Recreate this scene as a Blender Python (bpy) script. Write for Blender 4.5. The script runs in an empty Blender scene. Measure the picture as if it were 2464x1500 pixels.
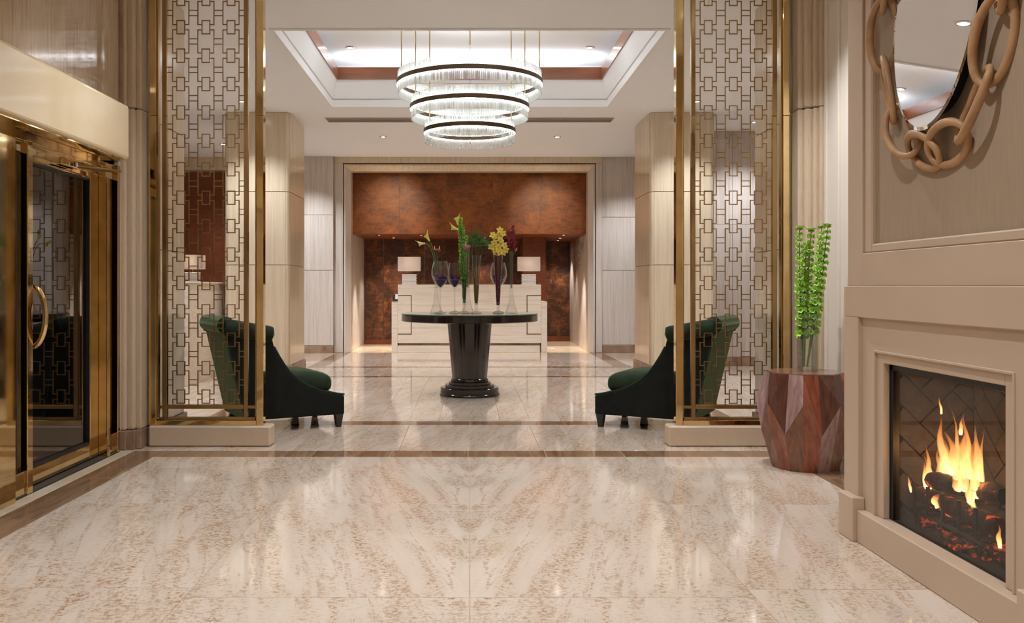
import bpy, bmesh, math, random
from mathutils import Vector, Matrix, noise as mnoise

random.seed(11)
SC = bpy.context.scene
COL = SC.collection
PI = math.pi
R = math.radians

# ------------------------------------------------------------------ camera, world, exposure, lights
CAM_H = 1.1
cam = bpy.data.cameras.new('camera')
cam.lens = 36.0 * 2150.0 / 2464.0
cam.sensor_width = 36.0
cam.sensor_fit = 'HORIZONTAL'
cam.shift_x = (1232.0 - 1130.0) / 2464.0
cam.shift_y = (689.0 - 750.0) / 2464.0
cam.clip_start = 0.05
camo = bpy.data.objects.new('camera', cam)
COL.objects.link(camo)
camo.location = (0, 0, CAM_H)
camo.rotation_euler = (R(90), 0, 0)
SC.camera = camo

w = bpy.data.worlds.new('world')
SC.world = w
w.use_nodes = True
w.node_tree.nodes['Background'].inputs[0].default_value = (1.0, 0.86, 0.72, 1)
w.node_tree.nodes['Background'].inputs[1].default_value = 0.05

SC.view_settings.view_transform = 'Standard'
SC.view_settings.look = 'None'
SC.view_settings.gamma = 1.0
SC.view_settings.use_curve_mapping = False
SC.view_settings.exposure = 0.80
SC.cycles.use_denoising = True
SC.cycles.max_bounces = 6
SC.cycles.diffuse_bounces = 4
SC.cycles.glossy_bounces = 4
SC.cycles.transparent_max_bounces = 20
SC.cycles.use_adaptive_sampling = True
SC.cycles.adaptive_threshold = 0.09
SC.cycles.adaptive_min_samples = 16
SC.cycles.caustics_reflective = False
SC.cycles.caustics_refractive = False
SC.cycles.sample_clamp_indirect = 6.0

WARM = (1.0, 0.80, 0.60)
SOFT = (0.865, 0.915, 1.0)
COOL = (0.93, 0.95, 1.0)
AMBER = (1.0, 0.62, 0.30)

def spot(loc, tgt, energy, deg=80, blend=0.9, color=SOFT, radius=0.05, name='lamp_spot'):
    l = bpy.data.lights.new(name, 'SPOT')
    l.energy = energy; l.color = color; l.spot_size = R(deg); l.spot_blend = blend
    l.shadow_soft_size = radius
    o = bpy.data.objects.new(name, l); COL.objects.link(o)
    o.location = loc
    o.rotation_euler = (Vector(tgt) - Vector(loc)).to_track_quat('-Z', 'Y').to_euler()
    return o

def area(loc, tgt, energy, sx, sy, color=SOFT, name='lamp_area', spread=180):
    l = bpy.data.lights.new(name, 'AREA')
    l.shape = 'RECTANGLE'; l.size = sx; l.size_y = sy
    l.energy = energy; l.color = color; l.spread = R(spread)
    o = bpy.data.objects.new(name, l); COL.objects.link(o)
    o.location = loc
    o.rotation_euler = (Vector(tgt) - Vector(loc)).to_track_quat('-Z', 'Y').to_euler()
    return o

def point(loc, energy, color=SOFT, radius=0.05, name='lamp_point'):
    l = bpy.data.lights.new(name, 'POINT')
    l.energy = energy; l.color = color; l.shadow_soft_size = radius
    o = bpy.data.objects.new(name, l); COL.objects.link(o)
    o.location = loc
    return o

ZC = 3.234           # ceiling height
# cove strips hidden behind the wooden band of the coffer (light the raised ceiling)
CY0, CY1, CX = 7.424, 10.59, 1.63
for (loc, tgt, sx, sy) in [((0, 10.70, 3.695), (0, 10.72, 4.2), 3.0, 0.09), ((0, 7.32, 3.695), (0, 7.30, 4.2), 3.0, 0.09),
                           ((-1.71, 9.0, 3.695), (-1.72, 9.0, 4.2), 0.09, 3.0), ((1.71, 9.0, 3.695), (1.72, 9.0, 4.2), 0.09, 3.0)]:
    area(loc, tgt, 10, sx, sy, (0.95, 0.96, 1.0), 'lamp_cove')

# ------------------------------------------------------------------ mesh helpers
class MB:
    def __init__(s):
        s.v = []; s.f = []
    def add(s, vs, fs):
        n = len(s.v)
        s.v += [tuple(p) for p in vs]
        s.f += [tuple(i + n for i in f) for f in fs]
        return s
    def box(s, x0, x1, y0, y1, z0, z1):
        if x0 > x1: x0, x1 = x1, x0
        if y0 > y1: y0, y1 = y1, y0
        if z0 > z1: z0, z1 = z1, z0
        return s.add([(x0, y0, z0), (x1, y0, z0), (x1, y1, z0), (x0, y1, z0), (x0, y0, z1), (x1, y0, z1), (x1, y1, z1), (x0, y1, z1)],
                     [(0, 3, 2, 1), (4, 5, 6, 7), (0, 1, 5, 4), (1, 2, 6, 5), (2, 3, 7, 6), (3, 0, 4, 7)])
    def prism(s, poly, axis, a, b):
        """poly: 2D points; axis 'x' -> (y,z), 'y' -> (x,z), 'z' -> (x,y)"""
        def P(p, t):
            if axis == 'x': return (t, p[0], p[1])
            if axis == 'y': return (p[0], t, p[1])
            return (p[0], p[1], t)
        n = len(poly)
        vs = [P(p, a) for p in poly] + [P(p, b) for p in poly]
        fs = [tuple(range(n - 1, -1, -1)), tuple(range(n, 2 * n))]
        for i in range(n):
            j = (i + 1) % n
            fs.append((i, j, n + j, n + i))
        return s.add(vs, fs)
    def lathe(s, prof, n=32, c=(0, 0, 0), closed=False, cap=True):
        """prof: list of (r, z)"""
        vs = []; fs = []
        m = len(prof)
        for i in range(n):
            a = 2 * PI * i / n
            for r, z in prof:
                vs.append((c[0] + r * math.cos(a), c[1] + r * math.sin(a), c[2] + z))
        for i in range(n):
            j = (i + 1) % n
            for k in range(m - 1 if not closed else m):
                k2 = (k + 1) % m
                fs.append((i * m + k, j * m + k, j * m + k2, i * m + k2))
        if cap and not closed:
            if prof[0][0] > 1e-5: fs.append(tuple(i * m for i in range(n - 1, -1, -1)))
            if prof[-1][0] > 1e-5: fs.append(tuple(i * m + m - 1 for i in range(n)))
        return s.add(vs, fs)
    def tube(s, pts, rad, n=8, closed=False, flat=1.0, up=None):
        pts = [Vector(p) for p in pts]
        m = len(pts)
        if not hasattr(rad, '__len__'): rad = [rad] * m
        vs = []; fs = []
        prev = None
        for i, p in enumerate(pts):
            if closed:
                t = pts[(i + 1) % m] - pts[i - 1]
            else:
                t = pts[min(i + 1, m - 1)] - pts[max(i - 1, 0)]
            t.normalize()
            if up is not None:
                u = Vector(up)
            elif prev is None:
                u = Vector((0, 0, 1)) if abs(t.z) < 0.9 else Vector((1, 0, 0))
            else:
                u = prev
            a = (u - t * u.dot(t))
            if a.length < 1e-6: a = t.orthogonal()
            a.normalize()
            b = t.cross(a)
            prev = a
            for k in range(n):
                th = 2 * PI * k / n
                vs.append(p + a * (rad[i] * flat * math.cos(th)) + b * (rad[i] * math.sin(th)))
        rng = m if closed else m - 1
        for i in range(rng):
            j = (i + 1) % m
            for k in range(n):
                k2 = (k + 1) % n
                fs.append((i * n + k, i * n + k2, j * n + k2, j * n + k))
        if not closed:
            fs.append(tuple(range(n - 1, -1, -1)))
            fs.append(tuple((m - 1) * n + k for k in range(n)))
        return s.add(vs, fs)
    def grid(s, fn, nu, nv, wrap_u=False):
        vs = []; fs = []
        for i in range(nu):
            for j in range(nv):
                vs.append(fn(i / (nu if wrap_u else nu - 1), j / (nv - 1)))
        for i in range(nu if wrap_u else nu - 1):
            for j in range(nv - 1):
                i2 = (i + 1) % nu
                fs.append((i * nv + j, i2 * nv + j, i2 * nv + j + 1, i * nv + j + 1))
        return s.add(vs, fs)
    def mesh(s, name, smooth=False, bevel=0.0, seg=2, angle=30, org=(0, 0, 0)):
        me = bpy.data.meshes.new(name)
        o = Vector(org)
        me.from_pydata([tuple(Vector(p) - o) for p in s.v], [], s.f)
        bm = bmesh.new(); bm.from_mesh(me)
        bmesh.ops.remove_doubles(bm, verts=bm.verts, dist=1e-6)
        bmesh.ops.recalc_face_normals(bm, faces=bm.faces)
        if bevel > 0:
            es = [e for e in bm.edges if len(e.link_faces) == 2 and e.calc_face_angle(0) > R(angle)]
            bmesh.ops.bevel(bm, geom=es, offset=bevel, segments=seg, profile=0.5, affect='EDGES', clamp_overlap=True)
        bm.to_mesh(me); bm.free()
        if smooth:
            for p in me.polygons: p.use_smooth = True
            try:
                me.set_sharp_from_angle(angle=R(40))
            except Exception:
                pass
        return me
    def build(s, name, mat, parent=None, **k):
        org = world_org(parent) if (parent is not None and not k.pop('local', False)) else k.pop('org', (0, 0, 0))
        k.pop('local', None)
        me = s.mesh(name, org=org, **k)
        return mkobj(name, me, mat, parent)

def world_org(o):
    v = Vector((0, 0, 0))
    while o is not None:
        v += o.location; o = o.parent
    return v

def mkobj(name, me, mat, parent=None, loc=None):
    o = bpy.data.objects.new(name, me); COL.objects.link(o)
    if mat is not None and not me.materials: me.materials.append(mat)
    if parent is not None: o.parent = parent
    if loc is not None: o.location = loc
    return o

def tag(o, label=None, cat=None, group=None, kind=None):
    if label: o['label'] = label
    if cat: o['category'] = cat
    if group: o['group'] = group
    if kind: o['kind'] = kind
    return o

def thing(name, label, cat, loc=(0, 0, 0), rz=0.0, group=None, kind=None):
    o = bpy.data.objects.new(name, None); COL.objects.link(o)
    o.empty_display_size = 0.1
    o.location = loc; o.rotation_euler = (0, 0, rz)
    return tag(o, label, cat, group, kind)

def struct(name, label, loc=(0, 0, 0)):
    o = bpy.data.objects.new(name, None); COL.objects.link(o)
    o.location = loc
    return tag(o, label, None, None, 'structure')

def copy_tree(o, parent=None):
    c = o.copy(); COL.objects.link(c); c.parent = parent
    for ch in list(o.children):
        if ch.name != c.name: copy_tree(ch, c)
    return c

# ------------------------------------------------------------------ materials
def srgb(r, g, b):
    f = lambda c: (c / 255.0) / 12.92 if c / 255.0 <= 0.04045 else (((c / 255.0) + 0.055) / 1.055) ** 2.4
    return (f(r), f(g), f(b), 1.0)

class Mat:
    def __init__(s, name):
        s.m = bpy.data.materials.new(name); s.m.use_nodes = True
        s.nt = s.m.node_tree
        s.b = s.nt.nodes['Principled BSDF']; s.out = s.nt.nodes['Material Output']
    def n(s, t, **k):
        nd = s.nt.nodes.new(t)
        for a, b in k.items():
            setattr(nd, a, b)
        return nd
    def l(s, a, b): s.nt.links.new(a, b)
    def set(s, **k):
        for a, v in k.items():
            s.b.inputs[a.replace('_', ' ')].default_value = v
        return s
    def coords(s, scale=(1, 1, 1), rand=0.0, index=0.0, world=False, rot=(0, 0, 0)):
        if world:
            src = s.n('ShaderNodeNewGeometry').outputs['Position']
        else:
            src = s.n('ShaderNodeTexCoord').outputs['Object']
        if rand or index:
            oi = s.n('ShaderNodeObjectInfo')
            mul = s.n('ShaderNodeMath', operation='MULTIPLY'); mul.inputs[1].default_value = rand if rand else index
            s.l(oi.outputs['Random' if rand else 'Object Index'], mul.inputs[0])
            add = s.n('ShaderNodeVectorMath', operation='ADD')
            s.l(src, add.inputs[0]); s.l(mul.outputs[0], add.inputs[1])
            src = add.outputs[0]
        mp = s.n('ShaderNodeMapping'); mp.inputs['Scale'].default_value = scale; mp.inputs['Rotation'].default_value = rot
        s.l(src, mp.inputs['Vector'])
        return mp.outputs[0]
    def noise(s, vec, scale, detail=4, rough=0.55, dist=0.0):
        nd = s.n('ShaderNodeTexNoise')
        nd.inputs['Scale'].default_value = scale; nd.inputs['Detail'].default_value = detail
        nd.inputs['Roughness'].default_value = rough; nd.inputs['Distortion'].default_value = dist
        s.l(vec, nd.inputs['Vector'])
        return nd.outputs['Fac']
    def ramp(s, fac, stops, interp='LINEAR'):
        nd = s.n('ShaderNodeValToRGB'); cr = nd.color_ramp; cr.interpolation = interp
        while len(cr.elements) < len(stops): cr.elements.new(0.5)
        for e, (p, c) in zip(cr.elements, stops):
            e.position = p; e.color = c if hasattr(c, '__len__') else (c, c, c, 1)
        s.l(fac, nd.inputs[0])
        return nd.outputs[0]
    def mix(s, fac, a, b, mode='MIX'):
        nd = s.n('ShaderNodeMix', data_type='RGBA', blend_type=mode)
        for sock, val in ((nd.inputs[0], fac), (nd.inputs[6], a), (nd.inputs[7], b)):
            if hasattr(val, 'is_output'): s.l(val, sock)
            else: sock.default_value = val
        return nd.outputs[2]
    def math(s, op, a, b):
        nd = s.n('ShaderNodeMath', operation=op)
        for sock, val in ((nd.inputs[0], a), (nd.inputs[1], b)):
            if hasattr(val, 'is_output'): s.l(val, sock)
            else: sock.default_value = val
        return nd.outputs[0]
    def color(s, sock): s.l(sock, s.b.inputs['Base Color']); return s
    def bump(s, h, strength=0.2, dist=0.002):
        nd = s.n('ShaderNodeBump'); nd.inputs['Strength'].default_value = strength; nd.inputs['Distance'].default_value = dist
        s.l(h, nd.inputs['Height']); s.l(nd.outputs[0], s.b.inputs['Normal']); return s

def simple(name, col, rough=0.5, metal=0.0, var=0.12, scale=6.0, spec=0.5, coat=0.0, bump=0.0, sheen=0.0):
    m = Mat(name)
    v = m.coords((1, 1, 1))
    f = m.noise(v, scale, 4)
    d = tuple(c * (1 - var) for c in col[:3]) + (1,)
    u = tuple(min(1, c * (1 + var)) for c in col[:3]) + (1,)
    m.color(m.ramp(f, [(0.3, d), (0.7, u)]))
    m.set(Roughness=rough, Metallic=metal)
    m.b.inputs['Specular IOR Level'].default_value = spec
    if coat:
        m.b.inputs['Coat Weight'].default_value = coat; m.b.inputs['Coat Roughness'].default_value = 0.08
    if bump: m.bump(m.noise(v, scale * 8, 3), bump)
    return m.m

def travertine(name, light, mid, dark, scale, rough=0.28, fine=1.0):
    """sawn stone with bands running along the axis of the smallest scale"""
    m = Mat(name)
    v = m.coords(scale, rand=37.0)
    a = m.noise(v, 1.0, 7, 0.6, 0.4)
    b = m.noise(v, 5.0, 6, 0.65, 0.2)
    base = m.ramp(a, [(0.28, dark), (0.46, mid), (0.66, light)])
    pits = m.ramp(b, [(0.52, 0.0), (0.72, 1.0)])
    pit2 = m.math('MULTIPLY', pits, 0.55 * fine)
    c = m.mix(pit2, base, tuple(x * 0.72 for x in dark[:3]) + (1,))
    m.color(c)
    m.set(Roughness=rough)
    m.l(m.ramp(a, [(0.2, rough * 1.3), (0.8, rough * 0.8)]), m.b.inputs['Roughness'])
    m.bump(b, 0.04, 0.001)
    return m.m

def floor_stone(name, light, warm, brown, rough=0.06):
    """filled travertine: pale ground, drifting bands of small brown dashes and a few solid blotches"""
    m = Mat(name)
    v = m.coords((1, 1, 1), index=9.3, rot=(0, 0, R(13)))
    def sc(a, b):
        st = m.n('ShaderNodeMapping'); st.inputs['Scale'].default_value = (a, b, 1); m.l(v, st.inputs['Vector']); return st.outputs[0]
    big = m.noise(sc(2.2, 0.9), 1.0, 4, 0.6, 0.6)
    bands = m.noise(sc(8.0, 1.1), 1.0, 6, 0.62, 0.6)
    dash = m.noise(sc(58, 72), 1.0, 3, 0.62, 0.5)
    clot = m.noise(sc(24, 15), 1.0, 6, 0.7, 0.8)
    base = m.ramp(m.math('ADD', m.math('MULTIPLY', big, 0.5), m.math('MULTIPLY', bands, 0.5)), [(0.36, light), (0.62, warm)])
    bmask = m.ramp(bands, [(0.42, 0.06), (0.54, 0.5), (0.64, 1.0)])
    d = m.ramp(dash, [(0.50, 0.0), (0.62, 1.0)])
    f1 = m.math('MULTIPLY', m.math('MULTIPLY', d, bmask), 0.96)
    cm = m.ramp(clot, [(0.57, 0.0), (0.65, 1.0)])
    f2 = m.math('MULTIPLY', m.math('MULTIPLY', cm, m.ramp(bands, [(0.45, 0.0), (0.6, 1.0)])), m.ramp(dash, [(0.3, 0.35), (0.55, 0.85)]))
    vn = m.noise(sc(5.5, 0.7), 1.0, 6, 0.6, 0.5)
    line = m.ramp(vn, [(0.465, 0.0), (0.495, 1.0), (0.505, 1.0), (0.535, 0.0)])
    f3 = m.math('MULTIPLY', m.math('MULTIPLY', line, m.ramp(dash, [(0.42, 0.0), (0.56, 1.0)])), 0.55)
    f = m.math('MAXIMUM', m.math('MAXIMUM', f1, f2), f3)
    m.color(m.mix(f, base, brown))
    m.set(Roughness=rough)
    m.l(m.ramp(bands, [(0.3, rough * 0.8), (0.7, rough * 1.7)]), m.b.inputs['Roughness'])
    m.b.inputs['Specular IOR Level'].default_value = 0.5
    return m.m

def wood(name, dark, light, scale=(30, 30, 2), rough=0.3, coat=0.3, rand=20.0, tint=0.0):
    m = Mat(name)
    v = m.coords(scale, rand=rand)
    a = m.noise(v, 1.0, 5, 0.6, 0.5)
    c = m.ramp(a, [(0.3, dark), (0.7, light)])
    if tint:
        oi = m.n('ShaderNodeObjectInfo')
        t = m.ramp(oi.outputs['Random'], [(0.0, (0.45, 0.43, 0.44, 1)), (0.35, (0.95, 0.9, 0.9, 1)), (0.8, (1.25, 1.12, 1.08, 1)), (1.0, (1.7, 1.75, 1.9, 1))])
        c = m.mix(tint, c, t, 'MULTIPLY')
    m.color(c); m.set(Roughness=rough)
    m.b.inputs['Coat Weight'].default_value = coat; m.b.inputs['Coat Roughness'].default_value = 0.12
    m.bump(a, 0.03)
    return m.m

def brass(name, col, rough=0.16):
    m = Mat(name)
    v = m.coords((1, 1, 1), rand=5.0)
    a = m.noise(v, 3.5, 3, 0.5, 1.0)
    m.color(m.ramp(a, [(0.3, tuple(c * 0.82 for c in col[:3]) + (1,)), (0.7, tuple(min(1, c * 1.12) for c in col[:3]) + (1,))]))
    m.set(Metallic=1.0)
    m.l(m.ramp(a, [(0.3, rough * 0.7), (0.75, rough * 1.5)]), m.b.inputs['Roughness'])
    m.bump(m.noise(v, 1.6, 2), 0.03, 0.01)
    return m.m

def clear_glass(name, tint=(1, 1, 1, 1), refl=1.0, rough=0.0, ior=1.45):
    """thin clear glass: transparent with Fresnel reflection"""
    m = Mat(name)
    m.nt.nodes.remove(m.b)
    tr = m.n('ShaderNodeBsdfTransparent'); gl = m.n('ShaderNodeBsdfGlossy')
    gl.inputs['Roughness'].default_value = rough
    v = m.coords((1, 1, 1)); f = m.noise(v, 4.0, 2)
    m.l(m.ramp(f, [(0.3, tuple(c * 0.97 for c in tint[:3]) + (1,)), (0.7, tint)]), tr.inputs['Color'])
    lw = m.n('ShaderNodeLayerWeight'); lw.inputs['Blend'].default_value = 0.5
    fac = m.math('MULTIPLY', m.math('ADD', m.math('MULTIPLY', m.math('POWER', lw.outputs['Facing'], 3.2), 0.9), 0.045), refl)
    mx = m.n('ShaderNodeMixShader')
    m.l(fac, mx.inputs[0]); m.l(tr.outputs[0], mx.inputs[1]); m.l(gl.outputs[0], mx.inputs[2])
    m.l(mx.outputs[0], m.out.inputs['Surface'])
    return m.m

def emit(name, col, strength):
    m = Mat(name)
    m.nt.nodes.remove(m.b)
    e = m.n('ShaderNodeEmission'); e.inputs['Strength'].default_value = strength
    v = m.coords((1, 1, 1)); f = m.noise(v, 2.0, 1)
    m.l(m.ramp(f, [(0.2, col), (0.8, tuple(c * 0.97 for c in col[:3]) + (1,))]), e.inputs['Color'])
    m.l(e.outputs[0], m.out.inputs['Surface'])
    return m.m

MT = {}
MT['ceiling'] = simple('ceiling_paint', srgb(248, 250, 254), 0.75, var=0.008, scale=1.5)
MT['coffer'] = simple('coffer_paint', srgb(246, 246, 246), 0.7, var=0.008, scale=1.5)
MT['floor'] = floor_stone('floor_travertine', srgb(219, 203, 186), srgb(206, 186, 164), srgb(156, 114, 70))
MT['band'] = travertine('floor_band_stone', srgb(158, 126, 98), srgb(138, 106, 78), srgb(112, 82, 58), (14, 1.2, 1), 0.07, 0.4)
MT['strip'] = travertine('floor_strip_stone', srgb(222, 204, 178), srgb(212, 190, 160), srgb(190, 164, 130), (3, 3, 3), 0.12, 0.4)
MT['joint'] = simple('floor_joint_grout', srgb(190, 160, 128), 0.6)
MT['trav'] = travertine('wall_travertine', srgb(226, 209, 182), srgb(218, 199, 170), srgb(205, 183, 151), (26, 26, 0.9), 0.16, 0.45)
MT['trav_grey'] = travertine('bay_travertine', srgb(220, 210, 200), srgb(208, 196, 185), srgb(188, 174, 162), (34, 34, 1.1), 0.28, 0.6)
MT['trav_old'] = travertine('moulding_travertine', srgb(206, 185, 158), srgb(202, 180, 152), srgb(190, 166, 138), (60, 60, 6.0), 0.4, 0.7)
MT['trav_desk'] = travertine('desk_travertine', srgb(232, 219, 202), srgb(224, 208, 188), srgb(208, 190, 166), (1.4, 20, 26), 0.3, 0.5)
MT['plinth'] = travertine('plinth_stone', srgb(172, 146, 124), srgb(150, 122, 100), srgb(118, 92, 72), (5, 5, 4), 0.3, 0.8)
MT['base_stone'] = simple('screen_base_stone', srgb(200, 178, 152), 0.45, var=0.03, scale=20, bump=0.03)
MT['polished'] = travertine('polished_wall_stone', srgb(206, 186, 160), srgb(192, 170, 144), srgb(170, 146, 120), (60, 60, 3.2), 0.05, 0.8)
MT['brass'] = brass('polished_brass', srgb(222, 194, 140), 0.055)
MT['bronze'] = brass('satin_bronze', srgb(170, 140, 95), 0.32)
MT['lattice'] = brass('lattice_bronze', srgb(156, 124, 80), 0.4)
MT['black'] = simple('black_metal', srgb(22, 20, 18), 0.4)
MT['dark_sill'] = simple('door_mat_rubber', srgb(52, 46, 38), 0.6, var=0.2)
MT['canopy'] = simple('canopy_lacquer', srgb(228, 204, 162), 0.2, var=0.03, scale=3, coat=0.35)
MT['paint'] = simple('fireplace_paint', srgb(196, 172, 146), 0.5, var=0.02, scale=3)
MT['paint_light'] = simple('wall_panel_paint', srgb(228, 216, 200), 0.5, var=0.02, scale=3)
MT['door_glass'] = clear_glass('door_glass', (0.5, 0.48, 0.45, 1), 1.25)
MT['vase_glass'] = clear_glass('vase_glass', (0.97, 0.975, 0.97, 1), 1.15)
MT['fire_glass'] = clear_glass('fireplace_glass', (0.93, 0.92, 0.90, 1), 0.32)
MT['mirror'] = simple('mirror_silver', (0.90, 0.88, 0.87, 1), 0.01, metal=1.0, var=0.003)
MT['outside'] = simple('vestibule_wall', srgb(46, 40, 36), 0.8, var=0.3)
MT['white'] = simple('white_trim', srgb(238, 236, 232), 0.4, var=0.01)
MT['chrome'] = brass('nickel', srgb(200, 198, 194), 0.1)

def linen(name, col):
    m = Mat(name)
    v = m.coords((1, 1, 1))
    wv = m.n('ShaderNodeTexWave', wave_type='BANDS', bands_direction='Z'); wv.inputs['Scale'].default_value = 140; wv.inputs['Distortion'].default_value = 3
    m.l(v, wv.inputs['Vector'])
    st = m.coords((150, 150, 9)); a = m.noise(st, 1.0, 4)
    d = tuple(c * 0.93 for c in col[:3]) + (1,); u = tuple(min(1, c * 1.06) for c in col[:3]) + (1,)
    m.color(m.mix(0.06, m.ramp(a, [(0.3, d), (0.7, u)]), wv.outputs[0], 'MULTIPLY'))
    m.set(Roughness=0.85); m.bump(wv.outputs[0], 0.08, 0.0008)
    return m.m
MT['linen'] = linen('linen_wallcovering', srgb(166, 144, 118))

def copper_panel(name, dark, mid, bright, scale, rough):
    m = Mat(name)
    v = m.coords((1, 1, 1), rand=17.0)
    s1 = m.n('ShaderNodeMapping'); s1.inputs['Scale'].default_value = scale; m.l(v, s1.inputs['Vector'])
    a = m.noise(s1.outputs[0], 1.0, 8, 0.7, 0.6)
    s2 = m.n('ShaderNodeMapping'); s2.inputs['Scale'].default_value = (60, 60, 14); m.l(v, s2.inputs['Vector'])
    b = m.noise(s2.outputs[0], 1.0, 3, 0.6)
    s3 = m.n('ShaderNodeMapping'); s3.inputs['Scale'].default_value = (7, 7, 22); m.l(v, s3.inputs['Vector'])
    c2 = m.noise(s3.outputs[0], 1.0, 6, 0.75, 0.3)
    f = m.math('ADD', m.math('MULTIPLY', a, 0.5), m.math('MULTIPLY', c2, 0.35))
    f = m.math('ADD', f, m.math('MULTIPLY', b, 0.15))
    m.color(m.ramp(f, [(0.40, dark), (0.5, mid), (0.62, bright)]))
    m.set(Roughness=rough)
    m.b.inputs['Specular IOR Level'].default_value = 0.5
    return m.m
MT['burl'] = copper_panel('burl_veneer', srgb(92, 47, 15), srgb(134, 72, 22), srgb(166, 95, 30), (2.2, 2.2, 2.8), 0.46)
MT['copper'] = copper_panel('copper_leaf_panel', srgb(38, 19, 9), srgb(72, 38, 19), srgb(138, 84, 46), (4, 4, 3), 0.36)
MT['copper2'] = copper_panel('russet_panel', srgb(98, 48, 24), srgb(116, 58, 30), srgb(130, 68, 36), (3, 3, 3), 0.4)
MT['coffer_wood'] = wood('coffer_walnut', srgb(120, 68, 40), srgb(150, 90, 56), (2, 2, 40), 0.35)
MT['ebony'] = wood('ebony_lacquer', srgb(26, 19, 17), srgb(44, 33, 29), (24, 24, 1.5), 0.16, 0.5)
MT['leg'] = wood('chair_leg_wood', srgb(16, 13, 12), srgb(28, 22, 20), (20, 20, 3), 0.3, 0.3)
MT['stool'] = wood('rosewood_veneer', srgb(84, 46, 34), srgb(140, 84, 62), (44, 44, 1.6), 0.26, 0.35, 20, 1.0)
MT['chain'] = wood('carved_oak', srgb(164, 122, 82), srgb(196, 154, 110), (10, 10, 10), 0.5, 0.0, 9.0)
MT['stool_top'] = wood('rosewood_top', srgb(110, 76, 56), srgb(148, 108, 82), (3, 26, 3), 0.2, 0.4)

def velvet(name, col, sheen_col):
    m = Mat(name)
    v = m.coords((1, 1, 1)); a = m.noise(v, 9.0, 4, 0.6, 0.5)
    d = tuple(c * 0.7 for c in col[:3]) + (1,)
    u = tuple(c * 1.35 for c in col[:3]) + (1,)
    m.color(m.ramp(a, [(0.3, d), (0.7, u)])); m.set(Roughness=0.7)
    m.b.inputs['Sheen Weight'].default_value = 1.0
    m.b.inputs['Sheen Roughness'].default_value = 0.28
    m.b.inputs['Sheen Tint'].default_value = sheen_col
    m.b.inputs['Specular IOR Level'].default_value = 0.2
    m.bump(m.noise(v, 300.0, 2), 0.06, 0.0006)
    return m.m
MT['velvet'] = velvet('green_velvet', srgb(34, 48, 29), srgb(168, 194, 146))
MT['velvet_dark'] = velvet('black_green_velvet', srgb(19, 22, 18), srgb(60, 74, 58))

# ------------------------------------------------------------------ floor
def tile_mesh(name, sx, sy, gap=0.0035, h=0.02):
    return MB().box(-sx / 2 + gap / 2, sx / 2 - gap / 2, -sy / 2 + gap / 2, sy / 2 - gap / 2, -h, 0).mesh(name, bevel=0.0012, seg=1)

floor = MB().box(-6.5, 6.5, -2.2, 18.4, -0.12, -0.003).build('floor', MT['joint'])
tag(floor, 'pale polished travertine floor with brown stone bands', kind='structure')
_tm = {}
def tile(x0, x1, y0, y1, mat='floor', idx=0, name='floor_tile', mirror=False, gap=0.0035):
    key = (round(x1 - x0, 3), round(y1 - y0, 3), mat, gap)
    if key not in _tm:
        _tm[key] = tile_mesh(name, x1 - x0, y1 - y0, gap)
        _tm[key].materials.append(MT[mat])
    o = mkobj(name, _tm[key], None, floor, ((x0 + x1) / 2, (y0 + y1) / 2, 0))
    if mirror: o.scale = (-1, 1, 1)
    o.pass_index = idx
    return o
# front hall: four book-matched columns
XS = [-2.04, -1.009, 0.0, 1.009, 2.02]
rows = {0: [5.754, 4.53, 3.262, 1.98, 0.70, -0.6, -1.9], 1: [5.754, 4.522, 3.158, 1.80, 0.44, -0.9, -1.9],
        2: [5.754, 4.522, 3.158, 1.80, 0.44, -0.9, -1.9], 3: [5.754, 4.496, 3.24, 1.98, 0.70, -0.6, -1.9]}
for c in range(4):
    rr = rows[c]
    for i in range(len(rr) - 1):
        tile(XS[c], XS[c + 1], rr[i + 1], rr[i], 'floor', (2, 1, 1, 3)[c] + (i % 2) * 0, mirror=(c < 2))
# brown border bands
def bandx(y0, y1, x0, x1, n):
    for i in range(n):
        tile(x0 + (x1 - x0) * i / n, x0 + (x1 - x0) * (i + 1) / n, y0, y1, 'band', i, 'border_tile')
def bandy(x0, x1, y0, y1, n):
    for i in range(n):
        tile(x0, x1, y0 + (y1 - y0) * i / n, y0 + (y1 - y0) * (i + 1) / n, 'band', i, 'border_tile')
bandx(5.754, 5.972, -2.04, 2.02, 8)
bandy(-2.24, -2.04, -1.9, 5.972, 9)
bandy(2.02, 2.22, -1.9, 5.972, 9)
tile(-2.325, -2.24, -1.9, 5.95, 'strip', 0, 'border_tile')
tile(2.22, 2.36, -1.9, 5.95, 'strip', 0, 'border_tile')
# central hall: narrow planks then larger slabs between brown bands
for i in range(-9, 9):
    tile(i * 0.237, (i + 1) * 0.237, 5.972, 7.08, 'floor', 4 + (i * 7) % 5, gap=0.0025)
tile(-2.36, -2.133, 5.972, 7.08, 'floor', 3); tile(2.133, 2.36, 5.972, 7.08, 'floor', 3)
bandx(7.08, 7.277, -2.2, 2.2, 8)
bandx(10.775, 10.95, -2.2, 2.2, 8)
bandx(12.036, 12.254, -2.2, 2.2, 8)
for j in range(3):
    for i in range(-8, 8):
        tile(i * 0.2475, (i + 1) * 0.2475, 7.277 + j * 1.166, 7.277 + (j + 1) * 1.166, 'floor', 4 + (i * 5 + j * 3) % 7, gap=0.002)
for s in (-1, 1):
    a, b = (-2.2, -1.98) if s < 0 else (1.98, 2.2)
    bandy(a, b, 7.277, 10.775, 4)
    bandy(a, b, 12.254, 14.75, 3)
for i in range(-4, 4):
    tile(i * 0.55, (i + 1) * 0.55, 10.95, 12.036, 'floor', 5 + (i * 3) % 6, gap=0.002)
    if i == -4:
        pass
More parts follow.
